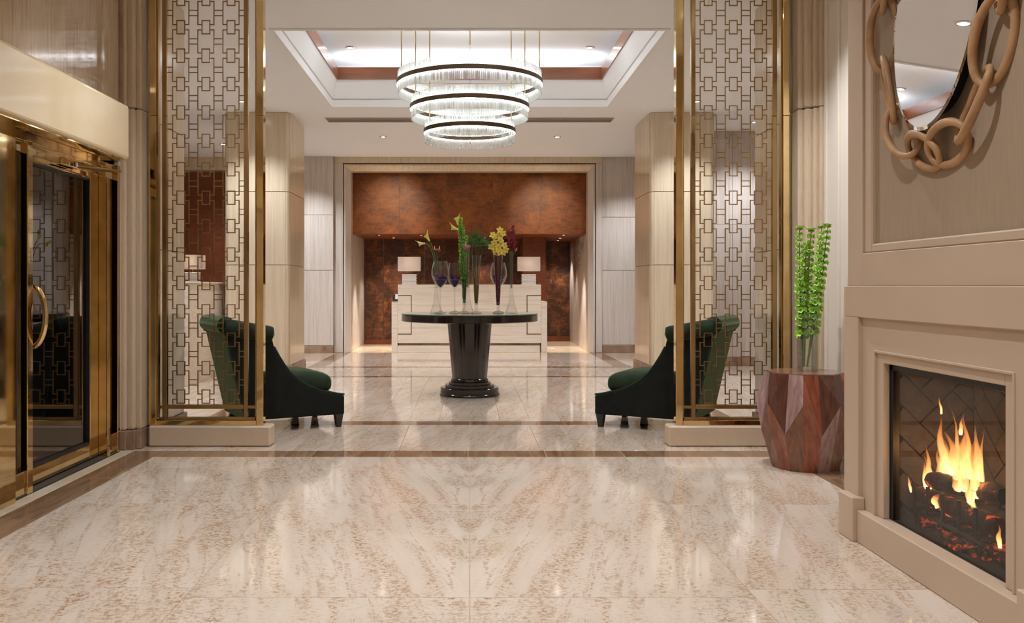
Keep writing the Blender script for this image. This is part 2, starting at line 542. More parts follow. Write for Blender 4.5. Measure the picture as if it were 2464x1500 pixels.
for i in range(-3, 3):
    for j in range(2):
        tile(i * 0.66, (i + 1) * 0.66, 12.254 + j * 1.248, 12.254 + (j + 1) * 1.248, 'floor', 5 + (i * 3 + j) % 6, gap=0.002)
# side bays and the reception niche
for s in (-1, 1):
    for k in range(4):
        for j in range(6):
            xa = 2.2 + k * 0.95
            y0 = 6.95 + j * 1.3
            if s < 0: tile(-xa - 0.95, -xa, y0, y0 + 1.3, 'floor', 7 + (k + j) % 4, gap=0.002)
            else: tile(xa, xa + 0.95, y0, y0 + 1.3, 'floor', 6 + (k * 2 + j) % 4, gap=0.002)
for i in range(-3, 3):
    for j in range(3):
        tile(i * 0.66, (i + 1) * 0.66, 14.75 + j * 1.05, 14.75 + (j + 1) * 1.05, 'strip', i + j, gap=0.002)

# ------------------------------------------------------------------ ceiling with coffer
ceil = struct('ceiling', 'off-white painted ceiling with a square raised coffer over the table')
m = MB()
m.box(-6.5, -CX, -2.2, 15.0, ZC, ZC + 0.08); m.box(CX, 6.5, -2.2, 15.0, ZC, ZC + 0.08)
m.box(-CX, CX, -2.2, CY0, ZC, ZC + 0.08); m.box(-CX, CX, CY1, 15.0, ZC, ZC + 0.08)
m.build('ceiling_plane', MT['ceiling'], ceil)
yc = (CY0 + CY1) / 2
def ring_frame(prof, hx0, hy0):
    """four mitred mouldings: prof points (inset from opening edge, z)"""
    out = []
    n = len(prof)
    corners = [(-1, -1), (1, -1), (1, 1), (-1, 1)]
    for k in range(4):
        a, b = corners[k], corners[(k + 1) % 4]
        vs = []
        for c in (a, b):
            for (ins, z) in prof:
                vs.append((c[0] * (hx0 - ins), yc + c[1] * (hy0 - ins), z))
        fs = [tuple(range(n)), tuple(range(2 * n - 1, n - 1, -1))]
        for i in range(n):
            j = (i + 1) % n
            fs.append((i, j, n + j, n + i))
        out.append((vs, fs))
    return out
HX, HY = CX, (CY1 - CY0) / 2
for nm, prof, mt in [('coffer_lip', [(0.004, ZC + 0.078), (0.004, ZC - 0.010), (-0.03, ZC - 0.010), (-0.03, ZC - 0.001), (-0.002, ZC - 0.001), (-0.002, ZC + 0.078)], 'coffer'),
                     ('coffer_face', [(-0.02, ZC + 0.082), (0.016, ZC + 0.086), (0.07, ZC + 0.305), (0.05, ZC + 0.305), (-0.02, ZC + 0.09)], 'coffer'),
                     ('coffer_wood_band', [(0.082, ZC + 0.30), (0.082, ZC + 0.442), (0.06, ZC + 0.442), (0.06, ZC + 0.30)], 'coffer_wood')]:
    for vs, fs in ring_frame(prof, HX, HY):
        MB().add(vs, fs).build(nm, MT[mt], ceil)
m = MB(); m.box(-2.25, 2.25, yc - 2.2, yc + 2.2, ZC + 0.62, ZC + 0.68)
m.build('coffer_ceiling', MT['coffer'], ceil)
m = MB()
for (a, b, c, d) in [(-2.25, -2.2, yc - 2.2, yc + 2.2), (2.2, 2.25, yc - 2.2, yc + 2.2), (-2.2, 2.2, yc - 2.2, yc - 2.15), (-2.2, 2.2, yc + 2.15, yc + 2.2)]:
    m.box(a, b, c, d, ZC + 0.08, ZC + 0.62)
m.build('coffer_side', MT['coffer'], ceil)

# ------------------------------------------------------------------ stone pillars
def pillar(nm, x0, x1, y0, y1, faces, joints, mat, label, plinth=0.124, chamfer=0.05):
    """faces: which sides get stone panels: 'f' front (-y), 'l' -x, 'r' +x, 'b' back"""
    root = struct(nm, label, ((x0 + x1) / 2, (y0 + y1) / 2, 0))
    MB().box(x0 + 0.02, x1 - 0.02, y0 + 0.02, y1 - 0.02, 0, ZC).build('pillar_core', MT['plinth'], root)
    zs = [plinth] + joints + [ZC]
    g = 0.003
    c = chamfer
    for a, b in zip(zs[:-1], zs[1:]):
        if 'f' in faces: MB().box(x0 + c, x1 - c, y0, y0 + 0.03, a + g, b - g).build('stone_panel', mat, root, bevel=0.002, seg=1)
        if 'b' in faces: MB().box(x0 + c, x1 - c, y1 - 0.03, y1, a + g, b - g).build('stone_panel', mat, root, bevel=0.002, seg=1)
        if 'l' in faces: MB().box(x0, x0 + 0.03, y0 + c, y1 - c, a + g, b - g).build('stone_panel', mat, root, bevel=0.002, seg=1)
        if 'r' in faces: MB().box(x1 - 0.03, x1, y0 + c, y1 - c, a + g, b - g).build('stone_panel', mat, root, bevel=0.002, seg=1)
        for sx, sy in ((0, 0), (1, 0), (1, 1), (0, 1)):
            need = {(0, 0): 'l', (1, 0): 'r', (1, 1): 'r', (0, 1): 'l'}[(sx, sy)]
            if need not in faces: continue
            px = x0 if sx == 0 else x1; py = y0 if sy == 0 else y1
            dx = 1 if sx == 0 else -1; dy = 1 if sy == 0 else -1
            pts = []
            k = 6
            e = 0.006
            for i in range(k + 1):
                t = PI / 2 * i / k
                pts.append((px + dx * (c - (c - e) * math.sin(t)), py + dy * (c - (c - e) * math.cos(t))))
            pts += [(px + dx * 0.028, py + dy * (c)), (px + dx * c, py + dy * c), (px + dx * c, py + dy * 0.028)]
            MB().prism(pts, 'z', a + g, b - g).build('corner_strip', mat, root)
    MB().box(x0 - 0.012, x1 + 0.012, y0 - 0.012, y1 + 0.012, 0, plinth).build('plinth', MT['plinth'], root, bevel=0.006, seg=2)
    return root
J = [1.36, 2.259]
pillar('pillar_1', -3.01, -2.21, 10.95, 12.0, 'flrb', J, MT['trav'], 'cream travertine pillar behind the left green chair')
pillar('pillar_2', 2.21, 3.01, 10.95, 12.0, 'flrb', J, MT['trav'], 'cream travertine pillar behind the right green chair')
pillar('pillar_3', -3.0, -2.21, 6.27, 6.95, 'frb', J, MT['trav'], 'cream travertine pillar behind the left lattice screen', chamfer=0.03)
pillar('pillar_4', 2.21, 3.0, 6.27, 6.95, 'flb', J, MT['trav'], 'cream travertine pillar behind the right lattice screen', chamfer=0.03)

# ------------------------------------------------------------------ far wall with portal
YB = 14.78
wb = struct('wall_back', 'pale travertine far wall with a framed reception opening', (0, YB, 0))
OX0, OX1, OZ = -1.973, 1.966, 3.011
for s, (xa, xb, yy) in enumerate([(-3.02, -2.24, YB - 0.1), (2.19, 3.02, YB)]):
    zs = [0.124, 1.36, 2.24 if s else 2.27, ZC]
    MB().box(xa, xb, yy + 0.02, yy + 0.3, 0, ZC).build('wall_core', MT['plinth'], wb)
    for a, b in zip(zs[:-1], zs[1:]):
        MB().box(xa, xb, yy, yy + 0.03, a + 0.003, b - 0.003).build('stone_panel', MT['trav_grey'], wb, bevel=0.003, seg=1)
    MB().box(xa, xb, yy - 0.012, yy + 0.03, 0, 0.124).build('stone_plinth', MT['plinth'], wb, bevel=0.003, seg=1)
# outer architrave (flat), dark reveal line, inner bevelled architrave
def jamb(xa, xb, ya, yb, z0, z1, mt, nm, **k):
    return MB().box(xa, xb, ya, yb, z0, z1).build(nm, MT[mt], trim, **k)
trim = struct('trim_1', 'stepped travertine frame around the reception opening', (0, YB, 0))
jamb(-2.24, -2.092, YB - 0.03, YB + 0.3, 0, 3.133, 'trav_grey', 'outer_jamb', bevel=0.006)
jamb(2.086, 2.19, YB - 0.03, YB + 0.3, 0, 3.133, 'trav_grey', 'outer_jamb', bevel=0.006)
for i in range(4):
    xa = -2.24 + i * (4.43 / 4); xb = xa + 4.43 / 4
    jamb(xa + 0.001, xb - 0.001, YB - 0.03, YB + 0.3, 3.134, ZC, 'trav', 'outer_lintel', bevel=0.003, seg=1)
for (a, b, c, d) in [(-2.092, -2.076, 0, 3.133), (2.07, 2.086, 0, 3.133)]:
    jamb(a, b, YB + 0.03, YB + 0.28, c, d, 'plinth', 'reveal_strip')
jamb(-2.076, 2.07, YB + 0.03, YB + 0.28, 3.114, 3.133, 'plinth', 'reveal_strip')
def bevel_frame():
    # inner architrave: sloping face towards the opening
    for sgn, xo, xi in ((-1, -2.076, OX0), (1, 2.07, OX1)):
        poly = [(xo, YB - 0.02), (xo + (xi - xo) * 0.25, YB - 0.02), (xi, YB + 0.09), (xi, YB + 0.3), (xo, YB + 0.3)]
        zt_o, zt_i = 3.114, OZ
        vs = []
        for z in (0, 1):
            for (x, y) in poly:
                t = (x - xo) / (xi - xo)
                vs.append((x, y, 0 if z == 0 else zt_o + (zt_i - zt_o) * t))
        n = 5
        fs = [tuple(range(n)), tuple(range(2 * n - 1, n - 1, -1))] + [(i, (i + 1) % n, n + (i + 1) % n, n + i) for i in range(n)]
        MB().add(vs, fs).build('inner_jamb', MT['trav_grey'], trim)
    poly = [(3.114, YB - 0.02), (3.114 - 0.026, YB - 0.02), (OZ, YB + 0.09), (OZ, YB + 0.3), (3.114, YB + 0.3)]
    vs = []
    for sd in (0, 1):
        for (z, y) in poly:
            t = (3.114 - z) / (3.114 - OZ)
            x = (-2.076 + t * (OX0 + 2.076)) if sd == 0 else (2.07 + t * (OX1 - 2.07))
            vs.append((x, y, z))
    n = 5
    fs = [tuple(range(n)), tuple(range(2 * n - 1, n - 1, -1))] + [(i, (i + 1) % n, n + (i + 1) % n, n + i) for i in range(n)]
    MB().add(vs, fs).build('inner_lintel', MT['trav'], trim)
bevel_frame()

# reception niche: burl header, recessed soffit, copper back wall
YH = 15.2
wn = struct('wall_reception', 'burl and copper leaf panelling behind the reception desk', (0, YH, 0))
HB = 1.99
for i in range(5):
    xa = -2.0 + i * 0.8; xb = xa + 0.8
    MB().box(xa + 0.0008, xb - 0.0008, YH, YH + 0.04, HB, 3.2).build('veneer_panel', MT['burl'], wn)
MB().box(-2.3, 2.3, YH + 0.0405, 18.2, HB, HB + 0.06).build('soffit', MT['copper2'], wn)
xs = [-2.0, -1.63, -0.85, 0.05, 0.97]
for a, b in zip(xs[:-1], xs[1:]):
    MB().box(a + 0.003, b - 0.003, 16.93, 16.97, 0.09, HB).build('copper_panel', MT['copper'], wn)
MB().box(-2.0, 0.97, 16.91, 16.97, 0.0, 0.09).build('copper_skirting', MT['copper2'], wn)
# nearer russet pier at right of the desk and deep corridor wall beyond
MB().box(0.965, 1.38, 16.2, 18.0, 0, HB).build('russet_pier', MT['copper2'], wn)
MB().box(1.38, 2.4, 17.86, 17.9, 0.10, HB).build('copper_panel', MT['copper'], wn)
MB().box(1.38, 2.4, 17.84, 17.9, 0.0, 0.10).build('copper_skirting', MT['copper2'], wn)
MB().box(-2.06, -2.0, YB + 0.3, 17.0, 0, HB + 0.06).build('niche_side', MT['trav_grey'], wn)
MB().box(2.0, 2.06, YB + 0.3, 18.0, 0, HB + 0.06).build('niche_side', MT['trav_grey'], wn)

# side bays
wl = struct('wall_bay_left', 'framed burl panel wall at the end of the left bay', (-4.6, YB, 0))
for i in range(4):
    xa = -5.9 + i * 0.62
    MB().box(xa + 0.001, xa + 0.619, YB + 0.1, YB + 0.14, 0, 3.011).build('veneer_panel', MT['copper2'], wl)
MB().box(-6.4, -3.02, YB - 0.02, YB + 0.3, 3.02, ZC).build('stone_lintel', MT['trav'], wl)
MB().box(-3.42, -3.02, YB - 0.02, YB + 0.3, 0, 3.02).build('stone_jamb', MT['trav_grey'], wl)
MB().box(-6.4, -5.9, YB - 0.02, YB + 0.3, 0, 3.02).build('stone_jamb', MT['trav_grey'], wl)
wr = struct('wall_bay_right', 'pinkish travertine wall at the end of the right bay', (4.0, 12.3, 0))
MB().box(2.95, 6.4, 12.32, 12.5, 0, ZC).build('wall_core', MT['plinth'], wr)
for a, b in [(3.0, 3.62), (3.62, 4.24), (4.24, 4.86), (4.86, 6.0)]:
    for z0, z1 in [(0.124, 1.95), (1.95, ZC)]:
        MB().box(a + 0.002, b - 0.002, 12.3, 12.33, z0 + 0.002, z1 - 0.002).build('stone_panel', MT['trav_grey'], wr)
MB().box(2.95, 6.0, 12.28, 12.33, 0, 0.124).build('stone_plinth', MT['plinth'], wr)
for s in (-1, 1):
    o = MB().box(s * 6.4, s * 6.5, 6.2, 15.0, 0, ZC).build('wall_bay_side_left' if s < 0 else 'wall_bay_side_right', MT['trav_grey'])
    tag(o, 'outer travertine wall of the %s bay' % ('left' if s < 0 else 'right'), kind='structure')
    o = MB().box(s * 3.0, s * 6.4, 6.2, 6.27, 0, ZC).build('wall_bay_near_left' if s < 0 else 'wall_bay_near_right', MT['trav_grey'])
    tag(o, 'near return wall of the %s bay' % ('left' if s < 0 else 'right'), kind='structure')
o = MB().box(-6.5, 6.5, -2.3, -2.2, 0, ZC).build('wall_front', MT['paint_light']); tag(o, 'painted wall behind the viewpoint', kind='structure')

# ------------------------------------------------------------------ left entrance wall, canopy, door
wL = struct('wall_left', 'polished travertine wall above the entrance canopy', (-2.35, 4, 0))
for a, b in [(-2.2, 0.2), (0.2, 2.1), (2.1, 4.02), (4.02, 5.93)]:
    MB().box(-2.36, -2.33, a + 0.002, b - 0.002, 1.96, ZC).build('stone_panel', MT['polished'], wL)
MB().box(-2.55, -2.36, -2.2, 6.27, 1.96, ZC).build('wall_core', MT['plinth'], wL)
MB().box(-2.55, -2.33, -2.2, 4.0, 0, 1.96).build('stone_panel', MT['polished'], wL)
tmp = MB().box(-2.352, -2.318, 5.931, 5.965, 1.95, ZC).build('edge_strip', MT['plinth'], wL)

can = MB().box(-2.352, -2.15, 2.6, 5.65, 1.90, 2.24).build('door_canopy', MT['canopy'], bevel=0.02, seg=3)
tag(can, 'glossy cream lacquered canopy box over the brass entrance door', 'canopy')
MB().box(-2.35, -2.17, 2.62, 5.63, 1.893, 1.9005).build('underside_trim', MT['brass'], can)

d = struct('door_1', 'polished brass framed glass entrance door', (-2.4, 5.25, 0))
def db(nm, x0, x1, y0, y1, z0, z1, mt='brass', bev=0.004, parent=None):
    return MB().box(x0, x1, y0, y1, z0, z1).build(nm, MT[mt], parent or d, bevel=bev, seg=2)
db('threshold', -2.75, -2.327, 4.2, 5.95, -0.003, 0.006, 'dark_sill', 0)
db('door_post', -2.42, -2.325, 4.70, 4.76, 0, 1.87)
db('door_post', -2.42, -2.325, 5.745, 5.785, 0, 1.80)
db('door_post', -2.42, -2.325, 5.905, 5.95, 0, 1.90)
db('side_panel', -2.36, -2.30, 4.0, 4.53, 0, 1.90)
db('header_beam', -2.42, -2.345, 4.0, 5.95, 1.80, 1.90)
db('header_rail', -2.36, -2.335, 4.0, 5.93, 1.852, 1.868)
# narrow sidelights
db('bottom_rail', -2.40, -2.335, 4.53, 4.70, 0, 0.13)
db('bottom_rail', -2.40, -2.345, 5.785, 5.905, 0, 0.13)
db('glazing_bar', -2.39, -2.352, 4.632, 4.645, 0.13, 1.80, 'black', 0)
db('glazing_bar', -2.40, -2.36, 5.80, 5.815, 0.13, 1.80, 'black', 0)
db('glass_pane', -2.375, -2.370, 4.53, 4.70, 0.13, 1.80, 'door_glass', 0)
db('glass_pane', -2.385, -2.380, 5.785, 5.905, 0.13, 1.80, 'door_glass', 0)
# the leaf
lf = db('door_leaf', -2.435, -2.385, 5.62, 5.74, 0.012, 1.835)       # hinge stile is the leaf's own mesh
db('meeting_stile', -2.435, -2.385, 4.765, 4.83, 0.012, 1.835, parent=lf)
db('bottom_rail', -2.435, -2.385, 4.83, 5.62, 0.012, 0.107, parent=lf)
db('top_rail', -2.435, -2.385, 4.83, 5.62, 1.777, 1.835, parent=lf)
for (y0, y1, z0, z1) in [(4.83, 5.62, 0.107, 0.122), (4.83, 5.62, 1.765, 1.777), (4.83, 4.842, 0.12, 1.77), (5.608, 5.62, 0.12, 1.77)]:
    db('glazing_bead', -2.425, -2.388, y0, y1, z0, z1, 'black', 0, parent=lf)
db('glass_pane', -2.413, -2.407, 4.835, 5.615, 0.11, 1.775, 'door_glass', 0, parent=lf)
# D shaped pull
pts = [(-2.386, 4.80, 1.09), (-2.35, 4.80, 1.098)]
for i in range(13):
    t = PI / 2 - PI * i / 12
    pts.append((-2.35 + 0.072 * math.cos(t), 4.80, 0.936 + 0.162 * math.sin(t)))
pts += [(-2.35, 4.80, 0.774), (-2.386, 4.80, 0.782)]
MB().tube(pts, 0.015, 12).build('pull_handle', MT['brass'], lf, smooth=True)
# door closer with arm
cl = MB().box(-2.385, -2.335, 5.12, 5.33, 1.80, 1.845).build('door_closer', MT['brass'], lf, bevel=0.006)
MB().tube([(-2.325, 5.27, 1.815), (-2.325, 5.6, 1.838), (-2.32, 5.93, 1.862)], 0.009, 8).build('closer_arm', MT['bronze'], lf, smooth=True)
MB().lathe([(0.0, 0), (0.017, 0), (0.017, 0.022), (0, 0.022)], 16, (-2.325, 5.27, 1.805)).build('arm_pivot', MT['chrome'], lf)
# vestibule outside
v = struct('wall_vestibule', 'dark street vestibule outside the glass door', (-3.6, 5, 0))
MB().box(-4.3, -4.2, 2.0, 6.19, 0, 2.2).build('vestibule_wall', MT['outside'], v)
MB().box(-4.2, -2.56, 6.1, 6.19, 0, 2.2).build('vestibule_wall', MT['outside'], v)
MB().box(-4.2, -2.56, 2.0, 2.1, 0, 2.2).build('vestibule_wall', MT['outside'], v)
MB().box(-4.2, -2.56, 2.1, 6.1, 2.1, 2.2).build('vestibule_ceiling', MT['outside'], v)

# moulded stone pilasters either side of the hall
def pilaster(s, nm, label):
    root = struct(nm, label, (s * 2.29, 6.1, 0))
    def piece(x0, x1, y0, y1, z0, z1, mt, bev):
        if s > 0: a, b = x0, x1
        else: a, b = -x1, -x0
        return MB().box(a, b, y0, y1, z0, z1).build('stone_moulding', MT[mt], root, bevel=bev, seg=3)
    for z0, z1 in ((0.13, 2.30), (2.303, ZC)):
        piece(2.335, 2.375, 5.952, 6.26, z0, z1, 'trav_old', 0.008)
        piece(2.305, 2.345, 5.985, 6.26, z0, z1, 'trav_old', 0.014)
        piece(2.255, 2.315, 6.01, 6.26, z0, z1, 'trav_old', 0.02)
        piece(2.222, 2.262, 6.045, 6.26, z0, z1, 'trav_old', 0.012)
    for x0, x1, y0 in ((2.335, 2.377, 5.94), (2.302, 2.345, 5.975), (2.25, 2.318, 5.995), (2.22, 2.268, 6.035)):
        a, b = (x0, x1) if s > 0 else (-x1, -x0)
        MB().box(a, b, y0, 6.26, 0, 0.13).build('stone_plinth', MT['plinth'], root, bevel=0.006)
    return root
pilaster(-1, 'trim_2', 'ribbed travertine pilaster between door and left screen')
pl = pilaster(1, 'trim_3', 'ribbed travertine pilaster between right screen and fireplace')

# right wall (painted panelling)
wR = struct('wall_right', 'cream painted panelled wall beside the fireplace', (2.4, 4, 0))
MB().box(2.375, 2.5, -2.2, 6.27, 0, ZC).build('wall_core', MT['paint_light'], wR)
for (y0, y1) in [(5.915, 5.95), (5.72, 5.74), (5.20, 5.24), (4.1, 4.14)]:
    MB().box(2.36, 2.376, y0, y1, 0.13, ZC).build('panel_moulding', MT['paint_light'], wR, bevel=0.004)
MB().box(2.355, 2.376, 4.02, 5.95, 0, 0.12).build('skirting_board', MT['paint_light'], wR, bevel=0.004)

# ------------------------------------------------------------------ lattice screens
SB = {}
def lattice_meshes():
    t, dp = 0.0029, 0.004
    W, H, w2, h2, off = 0.0556, 0.1963, 0.027, 0.0459, 0.0184
    m = MB()
    m.box(-w2 - t, -w2 + t, -dp, dp, -h2 - t, h2 + t); m.box(w2 - t, w2 + t, -dp, dp, -h2 - t, h2 + t)
    m.box(-w2 + t, w2 - t, -dp, dp, h2 - t, h2 + t); m.box(-w2 + t, w2 - t, -dp, dp, -h2 - t, -h2 + t)
    SB['small'] = m.mesh('small_link')
    hh = H / 2 - off
    m = MB()
    for s in (-1, 1):
        m.box(s * W - t, s * W + t, -dp, dp, -hh - t, hh + t)
        a, b = (s * W + t, s * w2 - t) if s < 0 else (s * w2 + t, s * W - t)
        m.box(a, b, -dp, dp, hh - t, hh + t); m.box(a, b, -dp, dp, -hh - t, -hh + t)
    SB['large'] = m.mesh('large_link')
    m = MB(); m.box(-0.0310 + t, 0.0310 - t, -dp, dp, -t, t)
    SB['bar'] = m.mesh('cross_bar')
    m = MB(); m.box(-0.0192, 0.0192, -dp, dp, -t, t)
    SB['endbar'] = m.mesh('cross_bar')
    for k in SB: SB[k].materials.append(MT['lattice'])
lattice_meshes()

def screen(s, label, base_label):
    """s=-1 left, +1 right; built around world x = s*1.82"""
    cx, cy = s * 1.8206, 6.17
    b = MB().box(s * 1.362, s * 2.2, 6.11, 6.25, 0, 0.143).build('stone_curb', MT['base_stone'], bevel=0.012, seg=1, org=(0, 0, 0))
    tag(b, base_label, 'curb')
    root = thing('lattice_screen', label, 'screen', (cx, cy, 0.143), group='brass lattice screens')
    def bar(nm, xa, xb, ya, yb, za, zb, mt, bev=0.003):
        a, c = (s * xa, s * xb)
        return MB().box(a, c, ya, yb, za, zb).build(nm, MT[mt], root, bevel=bev, seg=2)
    ZT = ZC - 0.002
    ZJ = 2.272
    for (xa, xb) in ((1.417, 1.467), (2.152, 2.205)):
        for z0, z1 in ((0.143, ZJ), (ZJ + 0.002, ZT)):
            bar('frame_post', xa, xb, 6.135, 6.205, z0, z1, 'brass')
    for (xa, xb) in ((1.467, 1.476), (2.143, 2.152)):
        bar('frame_reveal', xa, xb, 6.15, 6.19, 0.196, ZT, 'bronze', 0.0015)
    bar('frame_sill', 1.467, 2.152, 6.135, 6.205, 0.143, 0.178, 'brass')
    bar('frame_reveal', 1.476, 2.143, 6.15, 6.19, 0.178, 0.196, 'bronze', 0.0015)
    for (xa, xb) in ((1.527, 1.556), (2.086, 2.118)):
        for z0, z1 in ((0.196, ZJ), (ZJ + 0.002, ZT)):
            bar('inner_post', xa, xb, 6.152, 6.188, z0, z1, 'bronze')
    bar('inner_sill', 1.556, 2.086, 6.152, 6.188, 0.254, 0.282, 'bronze')
    for (xa, xb) in ((1.476, 1.527), (2.118, 2.143)):
        bar('spacer_bar', xa, xb, 6.156, 6.184, 0.256, 0.276, 'bronze', 0.002)
    P = 0.1963
    for r in range(0, 15):
        zc = 0.337 + r * P
        for c in (-1, 0, 1):
            x = c * 0.1733
            if zc + 0.05 < ZT:
                mkobj('small_link', SB['small'], None, root, (x, 0, zc - 0.143))
            zl = zc + P / 2
            if zl + 0.085 < ZT:
                mkobj('large_link', SB['large'], None, root, (x, 0, zl - 0.143))
        zl = zc + P / 2
        for dz in (-0.0184, 0.0184):
            if zl + dz < ZT - 0.02:
                for c in (-0.5, 0.5):
                    mkobj('cross_bar', SB['bar'], None, root, (c * 0.1733, 0, zl + dz - 0.143))
                for e in (-1, 1):
                    mkobj('cross_bar', SB['endbar'], None, root, (e * (0.1733 + 0.0556 + 0.0192), 0, zl + dz - 0.143))
    # half links standing on the inner sill
    for c in (-1, 0, 1):
        m = MB(); t, dp = 0.0026, 0.004
        x = cx + c * 0.1733
        for q in (-1, 1):
            m.box(x + q * 0.0556 - t, x + q * 0.0556 + t, cy - dp, cy + dp, 0.282, 0.3212)
            a, bb = (q * 0.0556 + t, q * 0.027 - t) if q < 0 else (q * 0.027 + t, q * 0.0556 - t)
            m.box(x + a, x + bb, cy - dp, cy + dp, 0.316, 0.3212)
        m.build('half_link', MT['lattice'], root)
    return root
screen(-1, 'tall brass lattice screen beside the glass entrance door', 'low cream stone curb under the lattice screen by the door')
screen(1, 'tall brass lattice screen beside the faceted wooden drum table', 'low cream stone curb under the lattice screen by the fireplace side')

# ------------------------------------------------------------------ fireplace
fp = thing('fireplace', 'beige painted fireplace with tall panelled chimney breast', 'fireplace', (2.0, 3.265, 0))
FY0, FY1 = 2.52, 4.01
OY0, OY1, OZ0, OZ1 = 2.847, 3.687, 0.138, 0.782
def fb(nm, x0, x1, y0, y1, z0, z1, mt='paint', bev=0.003, parent=None, seg=1):
    return MB().box(x0, x1, y0, y1, z0, z1).build(nm, MT[mt], parent or fp, bevel=bev, seg=seg)
# body around the firebox
fb('body', 1.70, 2.374, 3.74, FY1 - 0.002, 0, 1.098, bev=0)
fb('body', 1.70, 2.374, FY0 + 0.002, 2.795, 0, 1.098, bev=0)
fb('body', 1.70, 2.374, 2.795, 3.74, 0.82, 1.098, bev=0)
fb('body', 1.73, 2.374, 2.795, 3.74, 0, 0.12, bev=0)
fb('stile', 1.68, 1.705, 3.868, FY1, 0.0, 0.965); fb('stile', 1.68, 1.705, FY0, 2.662, 0.0, 0.965)
fb('mantel_rail', 1.68, 1.705, FY0, FY1, 0.965, 1.10)
# inner moulding frame
for (y0, y1, z0, z1) in [(3.687, 3.742, 0.138, 0.822), (2.792, 2.847, 0.138, 0.822), (2.847, 3.687, 0.782, 0.822)]:
    fb('inner_frame', 1.706, 1.735, y0, y1, z0, z1)
for (y0, y1, z0, z1) in [(3.742, 3.752, 0.138, 0.832), (2.782, 2.792, 0.138, 0.832), (2.792, 3.742, 0.822, 0.832)]:
    fb('inner_bead', 1.694, 1.735, y0, y1, z0, z1, bev=0.002)
fb('hearth_board', 1.664, 1.74, 2.69, 3.842, 0, 0.138, bev=0.004, seg=1)
for (y0, y1) in ((3.842, 3.985), (2.545, 2.69)):
    fb('plinth_block', 1.645, 1.70, y0, y1, 0, 0.190, bev=0.004, seg=1)
# overmantel
fb('overmantel', 1.73, 2.374, FY0 + 0.01, FY1 - 0.002, 1.10, ZC - 0.001, bev=0)
fb('overmantel_stile', 1.697, 1.735, 3.861, FY1 - 0.002, 1.10, ZC - 0.001); fb('overmantel_stile', 1.697, 1.735, FY0 + 0.01, 2.669, 1.10, ZC - 0.001)
fb('overmantel_rail', 1.697, 1.735, 2.669, 3.861, 1.10, 1.242); fb('overmantel_rail', 1.697, 1.735, 2.669, 3.861, 3.03, ZC - 0.001)
def mould(y0, y1, z0, z1, ax):
    return fb('panel_bead', 1.705, 1.735, y0, y1, z0, z1, bev=0.006)
mould(3.79, 3.861, 1.242, 3.03, 'v'); mould(2.669, 2.74, 1.242, 3.03, 'v')
mould(2.74, 3.79, 1.242, 1.279, 'h'); mould(2.74, 3.79, 2.98, 3.03, 'h')
fb('fabric_panel', 1.722, 1.735, 2.74, 3.79, 1.279, 2.98, 'linen', 0)
# firebox: steel liner, herringbone brick walls
def firebrick():
    m = Mat('firebrick')
    v = m.coords((1, 1, 1), rand=11.0); a = m.noise(v, 14, 5, 0.65)
    m.color(m.ramp(a, [(0.3, srgb(66, 55, 43)), (0.7, srgb(94, 80, 64))])); m.set(Roughness=0.9); m.bump(a, 0.3, 0.004)
    return m.m
MT['brick'] = firebrick()
MT['mortar'] = simple('fire_mortar', srgb(40, 33, 27), 0.95, var=0.2, scale=20)
fbx = fb('firebox', 2.085, 2.12, OY0 - 0.03, OY1 + 0.03, 0.12, 0.82, 'mortar', 0)
MB().box(1.735, 2.10, OY0 - 0.03, OY1 + 0.03, 0.80, 0.82).build('firebox_lid', MT['mortar'], fbx)
MB().box(1.735, 2.10, OY1 + 0.005, OY1 + 0.03, 0.12, 0.80).build('firebox_side', MT['mortar'], fbx)
MB().box(1.735, 2.10, OY0 - 0.03, OY0 - 0.005, 0.12, 0.80).build('firebox_side', MT['mortar'], fbx)
MB().box(1.735, 2.10, OY0 - 0.03, OY1 + 0.03, 0.12, 0.139).build('firebox_floor', MT['mortar'], fbx)
for (x0, x1, y0, y1, z0, z1) in [(1.735, 1.765, OY1 - 0.022, OY1 + 0.005, 0.138, 0.80), (1.735, 1.765, OY0 - 0.005, OY0 + 0.012, 0.138, 0.80), (1.735, 1.765, OY0, OY1, 0.755, 0.80)]:
    fb('steel_edge', x0, x1, y0, y1, z0, z1, 'black', 0.002)
fb('glass_pane', 1.742, 1.746, OY0, OY1, 0.138, 0.79, 'fire_glass', 0)
